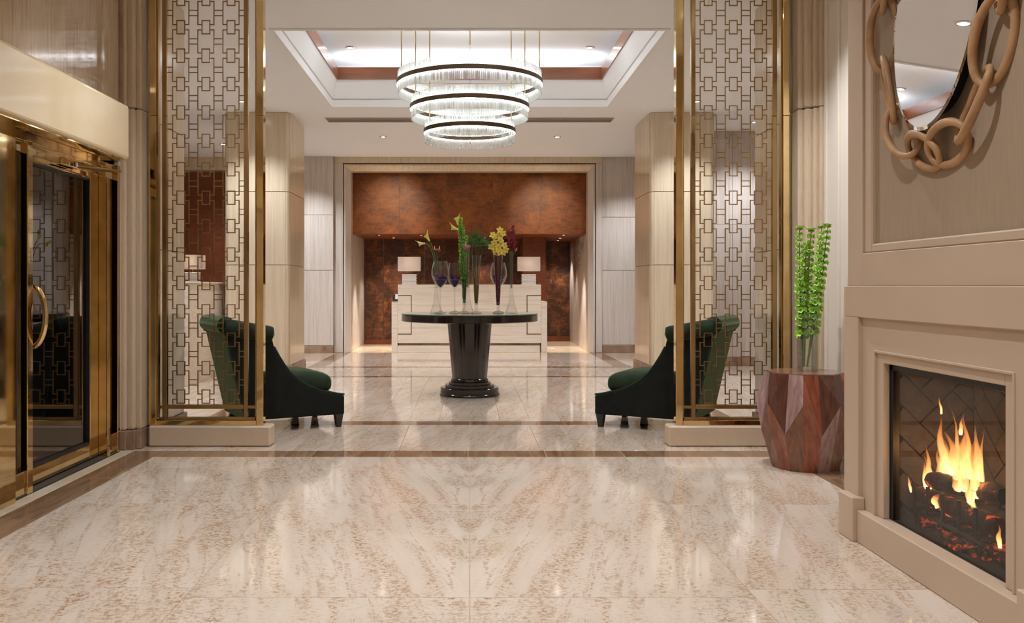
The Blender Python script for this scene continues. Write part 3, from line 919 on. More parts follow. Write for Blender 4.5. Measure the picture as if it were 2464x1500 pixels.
# herringbone bricks cut to each wall: bricks are laid at 45 degrees, clipped at the wall edge
def clip_poly(poly, u0, u1, v0, v1):
    def cut(pl, f, inter):
        out = []
        for i in range(len(pl)):
            a, b = pl[i], pl[(i + 1) % len(pl)]
            fa, fb_ = f(a), f(b)
            if fa >= 0: out.append(a)
            if (fa >= 0) != (fb_ >= 0):
                t = fa / (fa - fb_)
                out.append((a[0] + (b[0] - a[0]) * t, a[1] + (b[1] - a[1]) * t))
        return out
    for f in (lambda p: p[0] - u0, lambda p: u1 - p[0], lambda p: p[1] - v0, lambda p: v1 - p[1]):
        if len(poly) < 3: return []
        poly = cut(poly, f, None)
    return poly
def herring(u0, u1, v0, v1, place, bl=0.19, bw=0.095, gap=0.007):
    """2:1 bricks in 45 degree herringbone"""
    ca, sa = math.cos(PI / 4), math.sin(PI / 4)
    for i in range(-12, 13):
        for j in range(-12, 13):
            # herringbone lattice: horizontal and vertical brick sharing a stair step
            ox = i * bw + j * (-bw) + 0
            for kind in (0, 1):
                bx = (i * 1.0 + j * 2.0) * bw
                by = (i * 1.0 - j * 2.0) * bw
                if kind == 0: rect = [(bx, by), (bx + bl, by), (bx + bl, by + bw), (bx, by + bw)]
                else: rect = [(bx, by + bw), (bx + bw, by + bw), (bx + bw, by + bw + bl), (bx, by + bw + bl)]
                cxm = sum(p[0] for p in rect) / 4; cym = sum(p[1] for p in rect) / 4
                rr = []
                for (x, y) in rect:
                    x += (gap / 2 if x < cxm else -gap / 2); y += (gap / 2 if y < cym else -gap / 2)
                    rr.append((u0 + (u1 - u0) / 2 + x * ca - y * sa, v0 + (v1 - v0) / 2 + x * sa + y * ca))
                pl = clip_poly(rr, u0, u1, v0, v1)
                if len(pl) >= 3:
                    ar = abs(sum(pl[k][0] * pl[(k + 1) % len(pl)][1] - pl[(k + 1) % len(pl)][0] * pl[k][1] for k in range(len(pl)))) / 2
                    if ar > 0.0006: place(pl)
def back_brick(pl): MB().prism(pl, 'x', 2.075, 2.088).build('brick', MT['brick'], fbx)
def side_brick(pl): MB().prism(pl, 'y', OY1 - 0.008, OY1 + 0.008).build('brick', MT['brick'], fbx)
def side_brick2(pl): MB().prism(pl, 'y', OY0 - 0.008, OY0 + 0.008).build('brick', MT['brick'], fbx)
herring(OY0 + 0.01, OY1 - 0.01, 0.139, 0.80, back_brick)
herring(1.77, 2.074, 0.139, 0.80, side_brick)
herring(1.77, 2.074, 0.139, 0.80, side_brick2)
# grate
MT['iron'] = simple('cast_iron', srgb(20, 17, 15), 0.6, var=0.3, scale=30)
gr = thing('fire_grate', 'black iron grate holding the burning logs', 'grate', (1.88, 3.38, 0.14))
for y in (3.16, 3.27, 3.38, 3.49, 3.60):
    pts = [(1.79, y, 0.315), (1.79, y, 0.215), (1.80, y, 0.205), (1.97, y, 0.205), (1.985, y, 0.24)]
    MB().tube(pts, 0.0085, 6).build('grate_bar', MT['iron'], gr)
for x in (1.80, 1.96):
    MB().tube([(x, 3.13, 0.195), (x, 3.63, 0.195)], 0.009, 6).build('cross_rail', MT['iron'], gr)
for x in (1.80, 1.96):
    for y in (3.15, 3.61):
        MB().tube([(x, y, 0.195), (x, y, 0.139)], 0.009, 6).build('leg', MT['iron'], gr)
def bark():
    m = Mat('charred_bark')
    v = m.coords((26, 26, 7), rand=13.0); a = m.noise(v, 1.0, 6, 0.7, 0.6)
    m.color(m.ramp(a, [(0.35, srgb(16, 11, 9)), (0.62, srgb(60, 40, 28)), (0.8, srgb(104, 76, 52))])); m.set(Roughness=0.95); m.bump(a, 0.8, 0.01)
    e = m.noise(m.coords((8, 8, 8), rand=3.0), 1.0, 5, 0.7, 0.4)
    em = m.ramp(e, [(0.60, (0, 0, 0, 1)), (0.66, (1.0, 0.10, 0.01, 1)), (0.76, (1.0, 0.28, 0.05, 1))])
    m.l(em, m.b.inputs['Emission Color']); m.b.inputs['Emission Strength'].default_value = 0.55
    return m.m
MT['bark'] = bark()
def log(p0, p1, r, label, wob=0.006):
    p0, p1 = Vector(p0), Vector(p1)
    pts = []; rr = []
    n = 14
    for i in range(n + 1):
        t = i / n
        p = p0.lerp(p1, t) + Vector((mnoise.noise(Vector((t * 4, r * 50, 1.0))), mnoise.noise(Vector((t * 4, 5.0, r * 70))), mnoise.noise(Vector((9.0, t * 4, r * 30))))) * wob
        pts.append(p); rr.append(r * (1 + 0.16 * mnoise.noise(Vector((t * 9, r * 90, 3.0)))) * (0.86 if i in (0, n) else 1))
    c = (p0 + p1) / 2
    m = MB(); m.tube(pts, rr, 12)
    # bark ridges
    m.v = [tuple(Vector(q) + (Vector(q) - c) * 0 + Vector(mnoise.noise_vector(Vector(q) * 34)) * (r * 0.16)) for q in m.v]
    o = m.build('fire_log', MT['bark'], None, smooth=True, org=tuple(c)); o.location = c
    tag(o, label, 'log', 'logs in the fireplace')
log((1.835, 3.64, 0.255), (1.855, 3.14, 0.252), 0.038, 'longest burning log across the front of the grate')
log((1.93, 3.62, 0.255), (1.93, 3.16, 0.255), 0.038, 'charred log at the back of the grate')
log((1.83, 3.55, 0.332), (1.94, 3.24, 0.336), 0.036, 'charred log lying crosswise on top of the others')
log((1.80, 3.02, 0.172), (1.93, 2.90, 0.170), 0.028, 'short pale log fallen at the right of the hearth', 0.003)
MT['ember'] = (lambda: (lambda m: (m.color(m.ramp(m.noise(m.coords((40, 40, 40)), 1, 4), [(0.3, srgb(20, 14, 12)), (0.7, srgb(70, 50, 40))])), m.set(Roughness=1.0),
      m.l(m.ramp(m.noise(m.coords((22, 22, 22)), 1, 5, 0.7), [(0.52, (0, 0, 0, 1)), (0.66, (1, 0.10, 0.02, 1)), (0.8, (1, 0.3, 0.06, 1))]), m.b.inputs['Emission Color']),
      setattr(m.b.inputs['Emission Strength'], 'default_value', 0.35), m.m)[-1])(Mat('ember_bed')))()
m = MB()
for i in range(320):
    a = random.uniform(0, 2 * PI); q = math.sqrt(random.random())
    x = 1.88 + 0.12 * q * math.cos(a); y = 3.36 + 0.28 * q * math.sin(a)
    z = 0.143 + random.random() * 0.03 * (1.2 - q)
    s = random.uniform(0.007, 0.016)
    rot = Matrix.Rotation(random.uniform(0, 6), 3, Vector((random.random(), random.random(), random.random() + 0.1)).normalized())
    vs = [Vector((x, y, z)) + rot @ (Vector(p) * s) for p in ((-1, -1, -.6), (1, -1, -.6), (1, 1, -.6), (-1, 1, -.6), (-1, -1, .6), (1, -1, .6), (1, 1, .6), (-1, 1, .6))]
    m.add(vs, [(0, 3, 2, 1), (4, 5, 6, 7), (0, 1, 5, 4), (1, 2, 6, 5), (2, 3, 7, 6), (3, 0, 4, 7)])
o = m.build('ember_bed', MT['ember'], None); tag(o, 'bed of glowing red embers under the grate', 'embers', kind='stuff')

def flame_mat():
    m = Mat('flame')
    m.nt.nodes.remove(m.b)
    tc = m.n('ShaderNodeTexCoord'); sp = m.n('ShaderNodeSeparateXYZ'); m.l(tc.outputs['Generated'], sp.inputs[0])
    vz = sp.outputs['Z']
    st = m.coords((34, 34, 9), rand=7.0); nz = m.noise(st, 1.0, 4, 0.6, 0.8)
    h = m.math('ADD', vz, m.math('MULTIPLY', m.math('SUBTRACT', nz, 0.5), 0.5))
    col = m.ramp(h, [(0.0, (1.0, 0.62, 0.26, 1)), (0.35, (1.0, 0.47, 0.14, 1)), (0.75, (1.0, 0.30, 0.06, 1)), (1.0, (0.8, 0.16, 0.02, 1))])
    stg = m.ramp(h, [(0.0, 1.0), (0.25, 0.62), (0.7, 0.30), (1.0, 0.12)])
    e = m.n('ShaderNodeEmission'); m.l(col, e.inputs['Color']); m.l(m.math('MULTIPLY', stg, 4.0), e.inputs['Strength'])
    tr = m.n('ShaderNodeBsdfTransparent')
    lw = m.n('ShaderNodeLayerWeight'); lw.inputs['Blend'].default_value = 0.35
    inv = m.math('SUBTRACT', 1.0, lw.outputs['Facing'])
    al = m.math('MULTIPLY', m.math('POWER', inv, 1.4), m.ramp(h, [(0.0, 0.75), (0.5, 0.5), (0.9, 0.22), (1.0, 0.0)]))
    al = m.math('MULTIPLY', al, m.ramp(nz, [(0.32, 0.35), (0.6, 1.0)]))
    mx = m.n('ShaderNodeMixShader'); m.l(al, mx.inputs[0]); m.l(tr.outputs[0], mx.inputs[1]); m.l(e.outputs[0], mx.inputs[2])
    m.l(mx.outputs[0], m.out.inputs['Surface'])
    return m.m
MT['flame'] = flame_mat()
fl = thing('log_fire', 'orange flames rising from the logs in the fireplace', 'fire', (1.87, 3.40, 0.30))
def flame(x, y, z, h, r, lean=0.0, seed=0, sq=0.6):
    pts = []; rad = []
    n = 16
    for i in range(n + 1):
        t = i / n
        wx = mnoise.noise(Vector((seed, t * 2.2, 0))) * 0.030 * t * (h / 0.2)
        wy = mnoise.noise(Vector((0, seed + 4, t * 2.2))) * 0.055 * t * (h / 0.2) + lean * t
        pts.append((x + wx, y + wy, z + h * t))
        rad.append(max(0.0008, r * (math.sin(PI * min(1, (t * 0.78 + 0.22))) ** 1.0) * (1 - t) ** 0.55 * (1 + 0.25 * mnoise.noise(Vector((seed, seed, t * 6))))))
    MB().tube(pts, rad, 12, flat=sq, up=(1, 0, 0)).build('flame', MT['flame'], fl, smooth=True)
FL = [(1.84, 3.600, .30, .10, .016, .02), (1.83, 3.565, .30, .13, .022, .02), (1.85, 3.54, .31, .10, .018, -.02), (1.87, 3.535, .34, .12, .020, .03), (1.88, 3.53, .35, .24, .024, .06), (1.89, 3.50, .35, .19, .024, .03),
      (1.88, 3.47, .36, .15, .028, .02), (1.90, 3.44, .36, .21, .022, .0), (1.87, 3.42, .35, .16, .026, .02), (1.90, 3.39, .35, .18, .026, -.02), (1.86, 3.37, .34, .14, .024, -.02),
      (1.89, 3.34, .32, .19, .022, -.02), (1.86, 3.31, .28, .15, .018, .01), (1.85, 3.27, .25, .11, .013, .02), (1.84, 3.22, .235, .075, .010, .02), (1.91, 3.51, .33, .29, .014, .05), (1.92, 3.36, .32, .25, .013, -.02),
      (1.80, 3.47, .27, .045, .014, -.05), (1.79, 3.42, .262, .04, .012, .03), (1.80, 3.64, .27, .065, .008, .03), (1.88, 3.56, .60, .07, .006, .02), (1.88, 3.42, .54, .07, .010, .0), (1.84, 3.10, .20, .080, .011, .015),
      (1.90, 3.55, .33, .17, .020, .04), (1.91, 3.41, .34, .23, .018, .03), (1.92, 3.46, .36, .26, .016, -.03), (1.87, 3.33, .30, .20, .016, -.03), (1.85, 3.575, .31, .16, .014, .05), (1.93, 3.38, .36, .22, .020, .02),
      (1.90, 3.46, .34, .10, .030, .0), (1.86, 3.50, .33, .09, .026, .0), (1.86, 3.40, .33, .10, .028, .0)]
for i, (x, y, z, h, r, ln) in enumerate(FL):
    flame(x, y, z - 0.01, h * 1.08, r * 1.35, ln, i * 3.7)
for (fy, fz) in ((3.52, 0.40), (3.42, 0.42), (3.32, 0.38)):
    point((1.88, fy, fz), 0.5, (1.0, 0.50, 0.18), 0.01, 'lamp_fire')

# ------------------------------------------------------------------ mirror with chain frame
MC = (1.665, 3.245, 2.125)
mr = thing('oval_mirror', 'oval mirror framed by carved oak chain links above the fireplace', 'mirror', (1.722, MC[1], MC[2]))
def oval(t, a, b): return (MC[1] + a * math.cos(t), MC[2] + b * math.sin(t))
NO = 72
def leaned(m):
    m.v = [(x + (z - 1.80) * 0.075 + 0.006, y, z) if x < 1.70 else (x, y, z) for (x, y, z) in m.v]
    return m
def oval_slab(x0, x1, a0, b0, a1, b1):
    """closed slab with front oval (x0; a0,b0) and back oval (x1; a1,b1)"""
    vs = []
    for (x, a, b) in ((x0, a0, b0), (x1, a1, b1)):
        for i in range(NO):
            y, z = oval(2 * PI * i / NO, a, b); vs.append((x, y, z))
    fs = [tuple(range(NO - 1, -1, -1)), tuple(range(NO, 2 * NO))]
    for i in range(NO):
        j = (i + 1) % NO; fs.append((i, j, NO + j, NO + i))
    return MB().add(vs, fs)
leaned(oval_slab(1.652, 1.656, 0.287, 0.445, 0.290, 0.447)).build('mirror_glass', MT['mirror'], mr)
vs = []
for i in range(NO):
    t = 2 * PI * i / NO
    y, z = oval(t, 0.287, 0.445); vs.append((1.6518, y, z))
    y, z = oval(t, 0.300, 0.458); vs.append((1.6545, y, z))
fs = [(2 * i, 2 * i + 1, 2 * ((i + 1) % NO) + 1, 2 * ((i + 1) % NO)) for i in range(NO)]
leaned(MB().add(vs, fs)).build('bevelled_edge', MT['mirror'], mr)
leaned(oval_slab(1.6605, 1.7215, 0.270, 0.428, 0.24, 0.40)).build('backing_board', MT['black'], mr)
def link(yc_, zc_, ang, la, lb, tw, r=0.0135):
    """carved ring: long half-axis la along direction ang (in the wall plane), tilted by tw about it"""
    u = Vector((0, math.cos(ang), math.sin(ang))); v0 = Vector((0, -math.sin(ang), math.cos(ang))); nx = Vector((1, 0, 0))
    vv = v0 * math.cos(tw) + nx * math.sin(tw)
    pts = []; rad = []
    n = 40
    for i in range(n):
        t = 2 * PI * i / n
        pts.append(Vector((1.690, yc_, zc_)) + u * la * math.cos(t) + vv * lb * math.sin(t))
        rad.append(r * (0.86 + 0.3 * abs(math.sin(t))) * (1 + 0.06 * mnoise.noise(Vector((yc_ * 20, t * 2, zc_ * 20)))))
    MB().tube(pts, rad, 10, closed=True).build('chain_link', MT['chain'], mr, smooth=True)
A2, B2 = 0.412, 0.545
# links distributed around the oval; short ones at bottom and top, long ones at the flanks
cur = -PI / 2
plan = []
tt = -PI / 2
def arc_pt(t): return Vector(oval(t, A2, B2) )
# walk the oval from the bottom upwards on each side
lens = [0.176, 0.22, 0.23, 0.24, 0.23, 0.22, 0.176]
total = sum(lens)
# half perimeter
N = 400
P_ = [Vector((MC[1] + A2 * math.cos(-PI / 2 + PI * i / N), MC[2] + B2 * math.sin(-PI / 2 + PI * i / N))) for i in range(N + 1)]
S_ = [0.0]
for i in range(N): S_.append(S_[-1] + (P_[i + 1] - P_[i]).length)
def at_s(s):
    for i in range(N):
        if S_[i + 1] >= s:
            t = (s - S_[i]) / (S_[i + 1] - S_[i]); return P_[i].lerp(P_[i + 1], t)
    return P_[-1]
acc = 0.0
for k, ln in enumerate(lens):
    ln2 = ln * S_[-1] / total
    a, b = at_s(acc), at_s(min(acc + ln2, S_[-1] - 1e-6)); acc += ln2
    c = (a + b) / 2; dvec = b - a
    la = dvec.length / 2 + 0.028
    lb = 0.070
    for s in (1, -1):
        yy = MC[1] + s * (c.x - MC[1]); ang = math.atan2(dvec.y, s * dvec.x)
        link(yy, c.y, ang, la, lb, R(24 if (k + (s < 0)) % 2 else -24))

# ------------------------------------------------------------------ armchairs
def make_chair():
    root = thing('lounge_chair', 'x', 'chair')
    hw = 0.33
    curve = [(.39, .25), (.291, .268), (.191, .293), (.108, .329), (.026, .381), (-.039, .438), (-.0875, .503), (-.129, .570), (-.167, .64), (-.180, .70)]
    prof = [(.39, .10), (.39, .235), (.386, .247), (.374, .252)] + curve[1:] + [(-.19, .76), (-.50, .82), (-.545, .80), (-.385, .10)]
    for s in (-1, 1):
        m = MB(); m.prism(prof, 'y', s * hw, s * (hw - 0.055))
        sd = m.build('side_panel', MT['velvet_dark'], root, local=True, bevel=0.010, seg=2)
        MB().tube([(x + 0.002, s * (hw - 0.012), z + 0.004) for x, z in curve[:-1]], 0.007, 6).build('piping', MT['velvet'], sd, local=True, smooth=True)
    m = MB(); m.prism([(-.385, .10), (-.26, .10), (-.42, .80), (-.545, .80)], 'y', -hw + 0.055, hw - 0.055)
    bk = m.build('backrest', MT['velvet'], root, local=True, bevel=0.012)
    # outer back cover panel, full width
    m = MB(); m.prism([(-.388, .098), (-.375, .098), (-.535, .80), (-.548, .80)], 'y', -hw - 0.002, hw + 0.002)
    m.build('back_cover', MT['velvet'], root, local=True, bevel=0.004)
    MB().box(.335, .392, -hw + .055, hw - .055, .10, .25).build('front_rail', MT['velvet_dark'], root, local=True, bevel=0.010)
    MB().box(-.30, .335, -hw + .055, hw - .055, .12, .25).build('seat_deck', MT['velvet_dark'], root, local=True)
    # rolled top: back roll and two arm rolls
    def roll(pts, r, nm):
        pts = [Vector(p) for p in pts]
        n = 18; out = []; rad = []
        for i in range(n + 1):
            t = i / n
            out.append(pts[0].lerp(pts[1], t))
            e = min(t, 1 - t) * (pts[1] - pts[0]).length
            rad.append(r * math.sqrt(max(0.02, 1 - max(0, (0.035 - e) / 0.035) ** 2)))
        MB().tube(out, rad, 20).build(nm, MT['velvet'], root, local=True, smooth=True)
    roll([(-.525, -hw - .03, .812), (-.525, hw + .03, .812)], 0.064, 'back_roll')
    for s in (-1, 1):
        roll([(-.565, s * (hw - .005), .808), (-.165, s * (hw - .005), .732)], 0.062, 'arm_roll')
    # seat cushion
    def cush(u, v):
        th = 2 * PI * u; ph = -PI / 2 + PI * v
        ex = 0.35
        def sp(c, p): return math.copysign(abs(c) ** p, c)
        cr = abs(math.cos(ph)) ** 0.22
        x = 0.015 + 0.325 * sp(math.cos(th), ex) * cr
        y = (hw - 0.06) * sp(math.sin(th), ex) * cr
        zz = math.sin(ph)
        z = 0.33 + (0.118 if zz > 0 else 0.068) * sp(zz, 0.75)
        if zz > 0: z -= 0.045 * max(0, (x - 0.02) / 0.32) ** 2 * zz
        return (x, y, z)
    MB().grid(cush, 40, 17, wrap_u=True).build('seat_cushion', MT['velvet'], root, local=True, smooth=True)
    def leg(x, y, dx, top, bot, zt=0.105):
        vs = []
        for (z, h, ox) in ((zt, top, 0), (0, bot, dx)):
            for a, b in ((-1, -1), (1, -1), (1, 1), (-1, 1)): vs.append((x + ox + a * h, y + b * h, z))
        MB().add(vs, [(0, 3, 2, 1), (4, 5, 6, 7), (0, 1, 5, 4), (1, 2, 6, 5), (2, 3, 7, 6), (3, 0, 4, 7)]).build('leg', MT['leg'], root, local=True, bevel=0.003)
    for s in (-1, 1):
        leg(.352, s * .293, 0.0, .032, .019)
        leg(-.335, s * .21, -.05, .030, .020)
    leg(.094, 0, 0, .014, .027, 0.125)
    return root
ch = make_chair()
TH = 28
ch.location = (-1.476, 7.088, 0); ch.rotation_euler = (0, 0, R(TH))
tag(ch, 'dark green velvet lounge chair behind the screen beside the entrance door', 'chair', 'green velvet lounge chairs')
c2 = copy_tree(ch)
c2.location = (1.476, 7.088, 0); c2.rotation_euler = (0, 0, R(180 - TH))
tag(c2, 'dark green velvet lounge chair behind the screen beside the drum table', 'chair', 'green velvet lounge chairs')

# ------------------------------------------------------------------ pedestal table
TY = 9.05
tb = thing('pedestal_table', 'round ebony pedestal table with a glass top in the middle of the lobby', 'table', (0, TY, 0))
c = (0, TY, 0)
MB().lathe([(0.0, 0.745), (0.672, 0.745), (0.6875, 0.752), (0.6875, 0.808), (0.682, 0.814), (0.0, 0.814)], 96, c).build('table_top', MT['ebony'], tb, smooth=True)
MT['green_glass'] = (lambda: (lambda m: (m.color(m.ramp(m.noise(m.coords((3, 3, 3)), 1, 2), [(0.3, srgb(70, 120, 98)), (0.7, srgb(96, 150, 124))])), m.set(Roughness=0.03), setattr(m.b.inputs['Transmission Weight'], 'default_value', 0.55), setattr(m.b.inputs['IOR'], 'default_value', 1.5), m.m)[-1])(Mat('glass_top_green')))()
MB().lathe([(0.0, 0.8145), (0.686, 0.8145), (0.6885, 0.817), (0.6885, 0.824), (0.686, 0.8265), (0.0, 0.8265)], 96, c).build('glass_top', MT['green_glass'], tb, smooth=True)
NF = 16
for i in range(NF):
    a0, a1 = 2 * PI * i / NF, 2 * PI * (i + 1) / NF
    vs = []
    k = 6
    for (r, z) in ((0.1746, 0.172), (0.2246, 0.745)):
        for j in range(k + 1):
            t = a0 + 0.004 + (a1 - a0 - 0.008) * j / k
            bul = 0.003 * math.sin(PI * j / k)
            vs.append(((r + bul) * math.cos(t), TY + (r + bul) * math.sin(t), z))
        vs.append(((r - 0.03) * math.cos((a0 + a1) / 2), TY + (r - 0.03) * math.sin((a0 + a1) / 2), z))
    n = k + 2
    fs = [tuple(range(n - 1, -1, -1)), tuple(range(n, 2 * n))] + [(q, (q + 1) % n, n + (q + 1) % n, n + q) for q in range(n)]
    MB().add(vs, fs).build('column_stave', MT['ebony'], tb, smooth=True)
MB().lathe([(0, 0.165), (0.168, 0.165), (0.215, 0.746), (0, 0.746)], 48, c).build('column_core', MT['ebony'], tb, smooth=True)
for nm, prof in [('base_step', [(0, 0.138), (0.186, 0.138), (0.190, 0.142), (0.190, 0.158), (0.178, 0.174), (0, 0.174)]),
                 ('base_step', [(0, 0.112), (0.213, 0.112), (0.213, 0.138), (0, 0.138)]),
                 ('base_step', [(0, 0.082), (0.248, 0.082), (0.248, 0.108), (0.244, 0.112), (0, 0.112)]),
                 ('base_step', [(0, 0.03), (0.294, 0.03), (0.296, 0.036), (0.296, 0.076), (0.290, 0.082), (0, 0.082)]),
                 ('base_foot', [(0, 0.0), (0.303, 0.0), (0.305, 0.006), (0.300, 0.022), (0.292, 0.03), (0, 0.03)])]:
    MB().lathe(prof, 80, c).build(nm, MT['ebony'], tb, smooth=True)

# ------------------------------------------------------------------ vases and flowers on the table
TZ = 0.8265
def vpos(px, y): return ((px - 1130) * y / 2150.0, y)
def shell(prof, th=0.0025):
    """thin-walled vessel profile: outer then inner"""
    inner = [(max(0.0008, r - th), z + (th if i == 0 else 0)) for i, (r, z) in enumerate(prof)]
    return prof + inner[::-1]
def vessel(nm, label, px, y, prof, grp, parts=()):
    x, y = vpos(px, y)
    o = MB().lathe(prof, 40, (0, 0, 0), cap=False).build(nm, MT['vase_glass'], None, smooth=True)
    o.location = (x, y, TZ + 0.0006)
    tag(o, label, 'vase', grp)
    return o
def smooth_prof(pts, n=8):
    out = []
    for i in range(len(pts) - 1):
        p0 = pts[max(i - 1, 0)]; p1 = pts[i]; p2 = pts[i + 1]; p3 = pts[min(i + 2, len(pts) - 1)]
        for k in range(n):
            t = k / n
            f = lambda a, b, c_, d_: 0.5 * (2 * b + (c_ - a) * t + (2 * a - 5 * b + 4 * c_ - d_) * t * t + (3 * b - a - 3 * c_ + d_) * t ** 3)
            out.append((max(0.0, f(p0[0], p1[0], p2[0], p3[0])), f(p0[1], p1[1], p2[1], p3[1])))
    out.append(pts[-1]); return out
GRP = 'glass vases on the pedestal table'
eiffel = [(0.0, 0.0)] + smooth_prof([(0.060, 0.002), (0.061, 0.010), (0.044, 0.055), (0.028, 0.12), (0.019, 0.22), (0.0155, 0.36), (0.016, 0.52), (0.0185, 0.625)])
eiffel_in = [(0.0160, 0.625), (0.0135, 0.52), (0.013, 0.36), (0.014, 0.26), (0.0, 0.25)]
pils = [(0.0, 0.0)] + smooth_prof([(0.056, 0.002), (0.054, 0.006), (0.030, 0.014), (0.016, 0.026), (0.0165, 0.06), (0.022, 0.16), (0.031, 0.34), (0.047, 0.565), (0.050, 0.58)])
pils_in = [(0.0475, 0.58), (0.0445, 0.565), (0.0285, 0.34), (0.0195, 0.16), (0.014, 0.085), (0.0, 0.08)]
def goblet_prof(R_, H, rim):
    st = [(0.060, 0.002), (0.058, 0.006), (0.026, 0.016), (0.0085, 0.034), (0.0065, 0.12), (0.0075, 0.215), (0.012, 0.245)]
    bowl = [(0.028, 0.272), (0.062, 0.318), (R_ * 0.97, 0.372), (R_, 0.41), (R_ * 0.94, 0.455), (rim, H)]
    outp = [(0.0, 0.0)] + smooth_prof(st + bowl)
    inn = [(rim - 0.0022, H), (R_ * 0.94 - 0.0025, 0.455), (R_ - 0.0025, 0.41), (R_ * 0.97 - 0.003, 0.372), (0.058, 0.318), (0.022, 0.272), (0.0, 0.258)]
    return outp + inn
YF, YM, YK = 8.98, 9.05, 9.16
vessel('trumpet_vase', 'slim trumpet vase holding pale yellow calla lilies and a red bloom', 1050, 9.10, eiffel + eiffel_in, GRP)
vessel('goblet_vase', 'largest goblet vase of purple roses, leftmost on the table', 1059.5, 8.97, goblet_prof(0.089, 0.525, 0.067), GRP)
vessel('goblet_vase', 'smaller goblet vase of purple roses, second from the left', 1094, 9.12, goblet_prof(0.066, 0.510, 0.058), GRP)
vessel('flared_vase', 'flared glass vase filled with tall green bells of Ireland', 1117, 9.16, pils + pils_in, GRP)
vessel('trumpet_vase', 'slim trumpet vase holding a single dark red anthurium', 1125.7, 8.93, eiffel + eiffel_in, GRP)
vessel('flared_vase', 'flared glass vase filled with grassy papyrus stems', 1146, 9.05, pils + pils_in, GRP)
vessel('goblet_vase', 'goblet vase of purple roses standing behind the yellow orchids', 1199.5, 9.22, goblet_prof(0.087, 0.515, 0.066), GRP)
vessel('flared_vase', 'flared glass vase of deep red petals under yellow orchids', 1198.5, 8.98, pils + pils_in, GRP)
vessel('trumpet_vase', 'slim trumpet vase with dark red orchid sprays, rightmost on the table', 1230.6, 9.02, eiffel + eiffel_in, GRP)

MT['stem'] = simple('flower_stem', srgb(104, 140, 70), 0.5, var=0.25, scale=30)
MT['dark_stem'] = simple('dark_stem', srgb(52, 84, 40), 0.5, var=0.3, scale=30)
MT['calla'] = simple('calla_petal', srgb(252, 242, 120), 0.5, var=0.08, scale=25)
MT['bells'] = simple('bells_leaf', srgb(176, 224, 100), 0.55, var=0.25, scale=40)
MT['papyrus'] = simple('papyrus_blade', srgb(84, 124, 58), 0.6, var=0.3, scale=40)
MT['orchid'] = simple('orchid_petal', srgb(252, 228, 104), 0.5, var=0.10, scale=40)
MT['orchid_lip'] = simple('orchid_lip', srgb(160, 84, 40), 0.5, var=0.3, scale=60)
MT['redorchid'] = simple('red_orchid', srgb(134, 28, 48), 0.55, var=0.3, scale=50)
MT['anthurium'] = simple('anthurium_spathe', srgb(132, 34, 56), 0.45, var=0.2, scale=30)
MT['spadix'] = simple('spadix', srgb(238, 190, 130), 0.6, var=0.1)
MT['purple'] = simple('purple_rose_petal', srgb(116, 66, 142), 0.6, var=0.35, scale=40)
MT['redfill'] = simple('deep_red_petals', srgb(92, 16, 32), 0.5, var=0.4, scale=60)
MT['moss'] = simple('amber_moss', srgb(120, 108, 40), 0.6, var=0.4, scale=50)
MT['berry'] = simple('white_berry', srgb(245, 235, 230), 0.4, var=0.05)

def bez(p0, p1, p2, n=12):
    p0, p1, p2 = Vector(p0), Vector(p1), Vector(p2)
    return [p0 * (1 - t) ** 2 + p1 * 2 * t * (1 - t) + p2 * t * t for t in [i / n for i in range(n + 1)]]
def frame_of(dirv, up=(0, 0, 1)):
    z = Vector(dirv).normalized(); u = Vector(up)
    if abs(z.dot(u)) > 0.95: u = Vector((1, 0, 0))
    x = u.cross(z).normalized(); y = z.cross(x)
    return x, y, z
def px2w(px, py, y): return Vector(((px - 1130) * y / 2150.0, y, CAM_H + (689 - py) * y / 2150.0))
def calla(base, mid, tip, dirv, size, label, up=(0, 0, 1)):
    root = thing('calla_lily', label, 'flower', tuple(base), group='calla lilies')
    MB().tube(bez(base, mid, tip), 0.0042, 6).build('stem', MT['stem'], root, smooth=True)
    x, y, z = frame_of(dirv, up)
    def f(u, v):
        a = 2 * PI * u
        r = size * (0.13 + 0.34 * v ** 1.8)
        lip = math.cos(a)                       # tall pointed side of the spathe
        L = size * (v * 1.15 + 0.55 * v ** 3 * max(0, lip) ** 2 - 0.18 * v ** 3 * (1 - lip) * 0.5)
        rr = r * (1 + 0.35 * v ** 4 * max(0, lip))
        return Vector(tip) + z * L + y * rr * math.cos(a) + x * rr * math.sin(a) * 0.9
    s = MB().grid(f, 22, 10, wrap_u=True).build('spathe', MT['calla'], root, smooth=True)
    MB().tube([Vector(tip) + z * size * 0.2, Vector(tip) + z * size * 0.95], [0.0035, 0.0028], 6).build('spadix', MT['spadix'], root, smooth=True)
Y1 = 9.10
bx = vpos(1050, Y1)[0]
calla((bx + 0.004, Y1, TZ + 0.30), px2w(1050, 604, Y1), px2w(1033, 580, Y1), Vector((-0.45, -0.1, 0.85)), 0.066, 'yellow calla lily curving up beside the red bloom')
calla((bx - 0.004, Y1, TZ + 0.30), px2w(1046, 588, Y1), px2w(1023, 586, Y1), Vector((-1.0, -0.15, -0.05)), 0.062, 'yellow calla lily pointing sideways at far left')
bx = vpos(1117, 9.12)[0]
calla((bx, 9.12, TZ + 0.35), px2w(1112, 560, 9.12), px2w(1102, 541, 9.12), Vector((-0.15, -0.1, 1.0)), 0.074, 'upright yellow calla lily at the top of the tall green stem')
calla((bx - 0.005, 9.10, TZ + 0.35), px2w(1112, 570, 9.1), px2w(1103, 553, 9.1), Vector((-1.0, -0.1, 0.35)), 0.068, 'yellow calla lily leaning left beside the tall green stem')

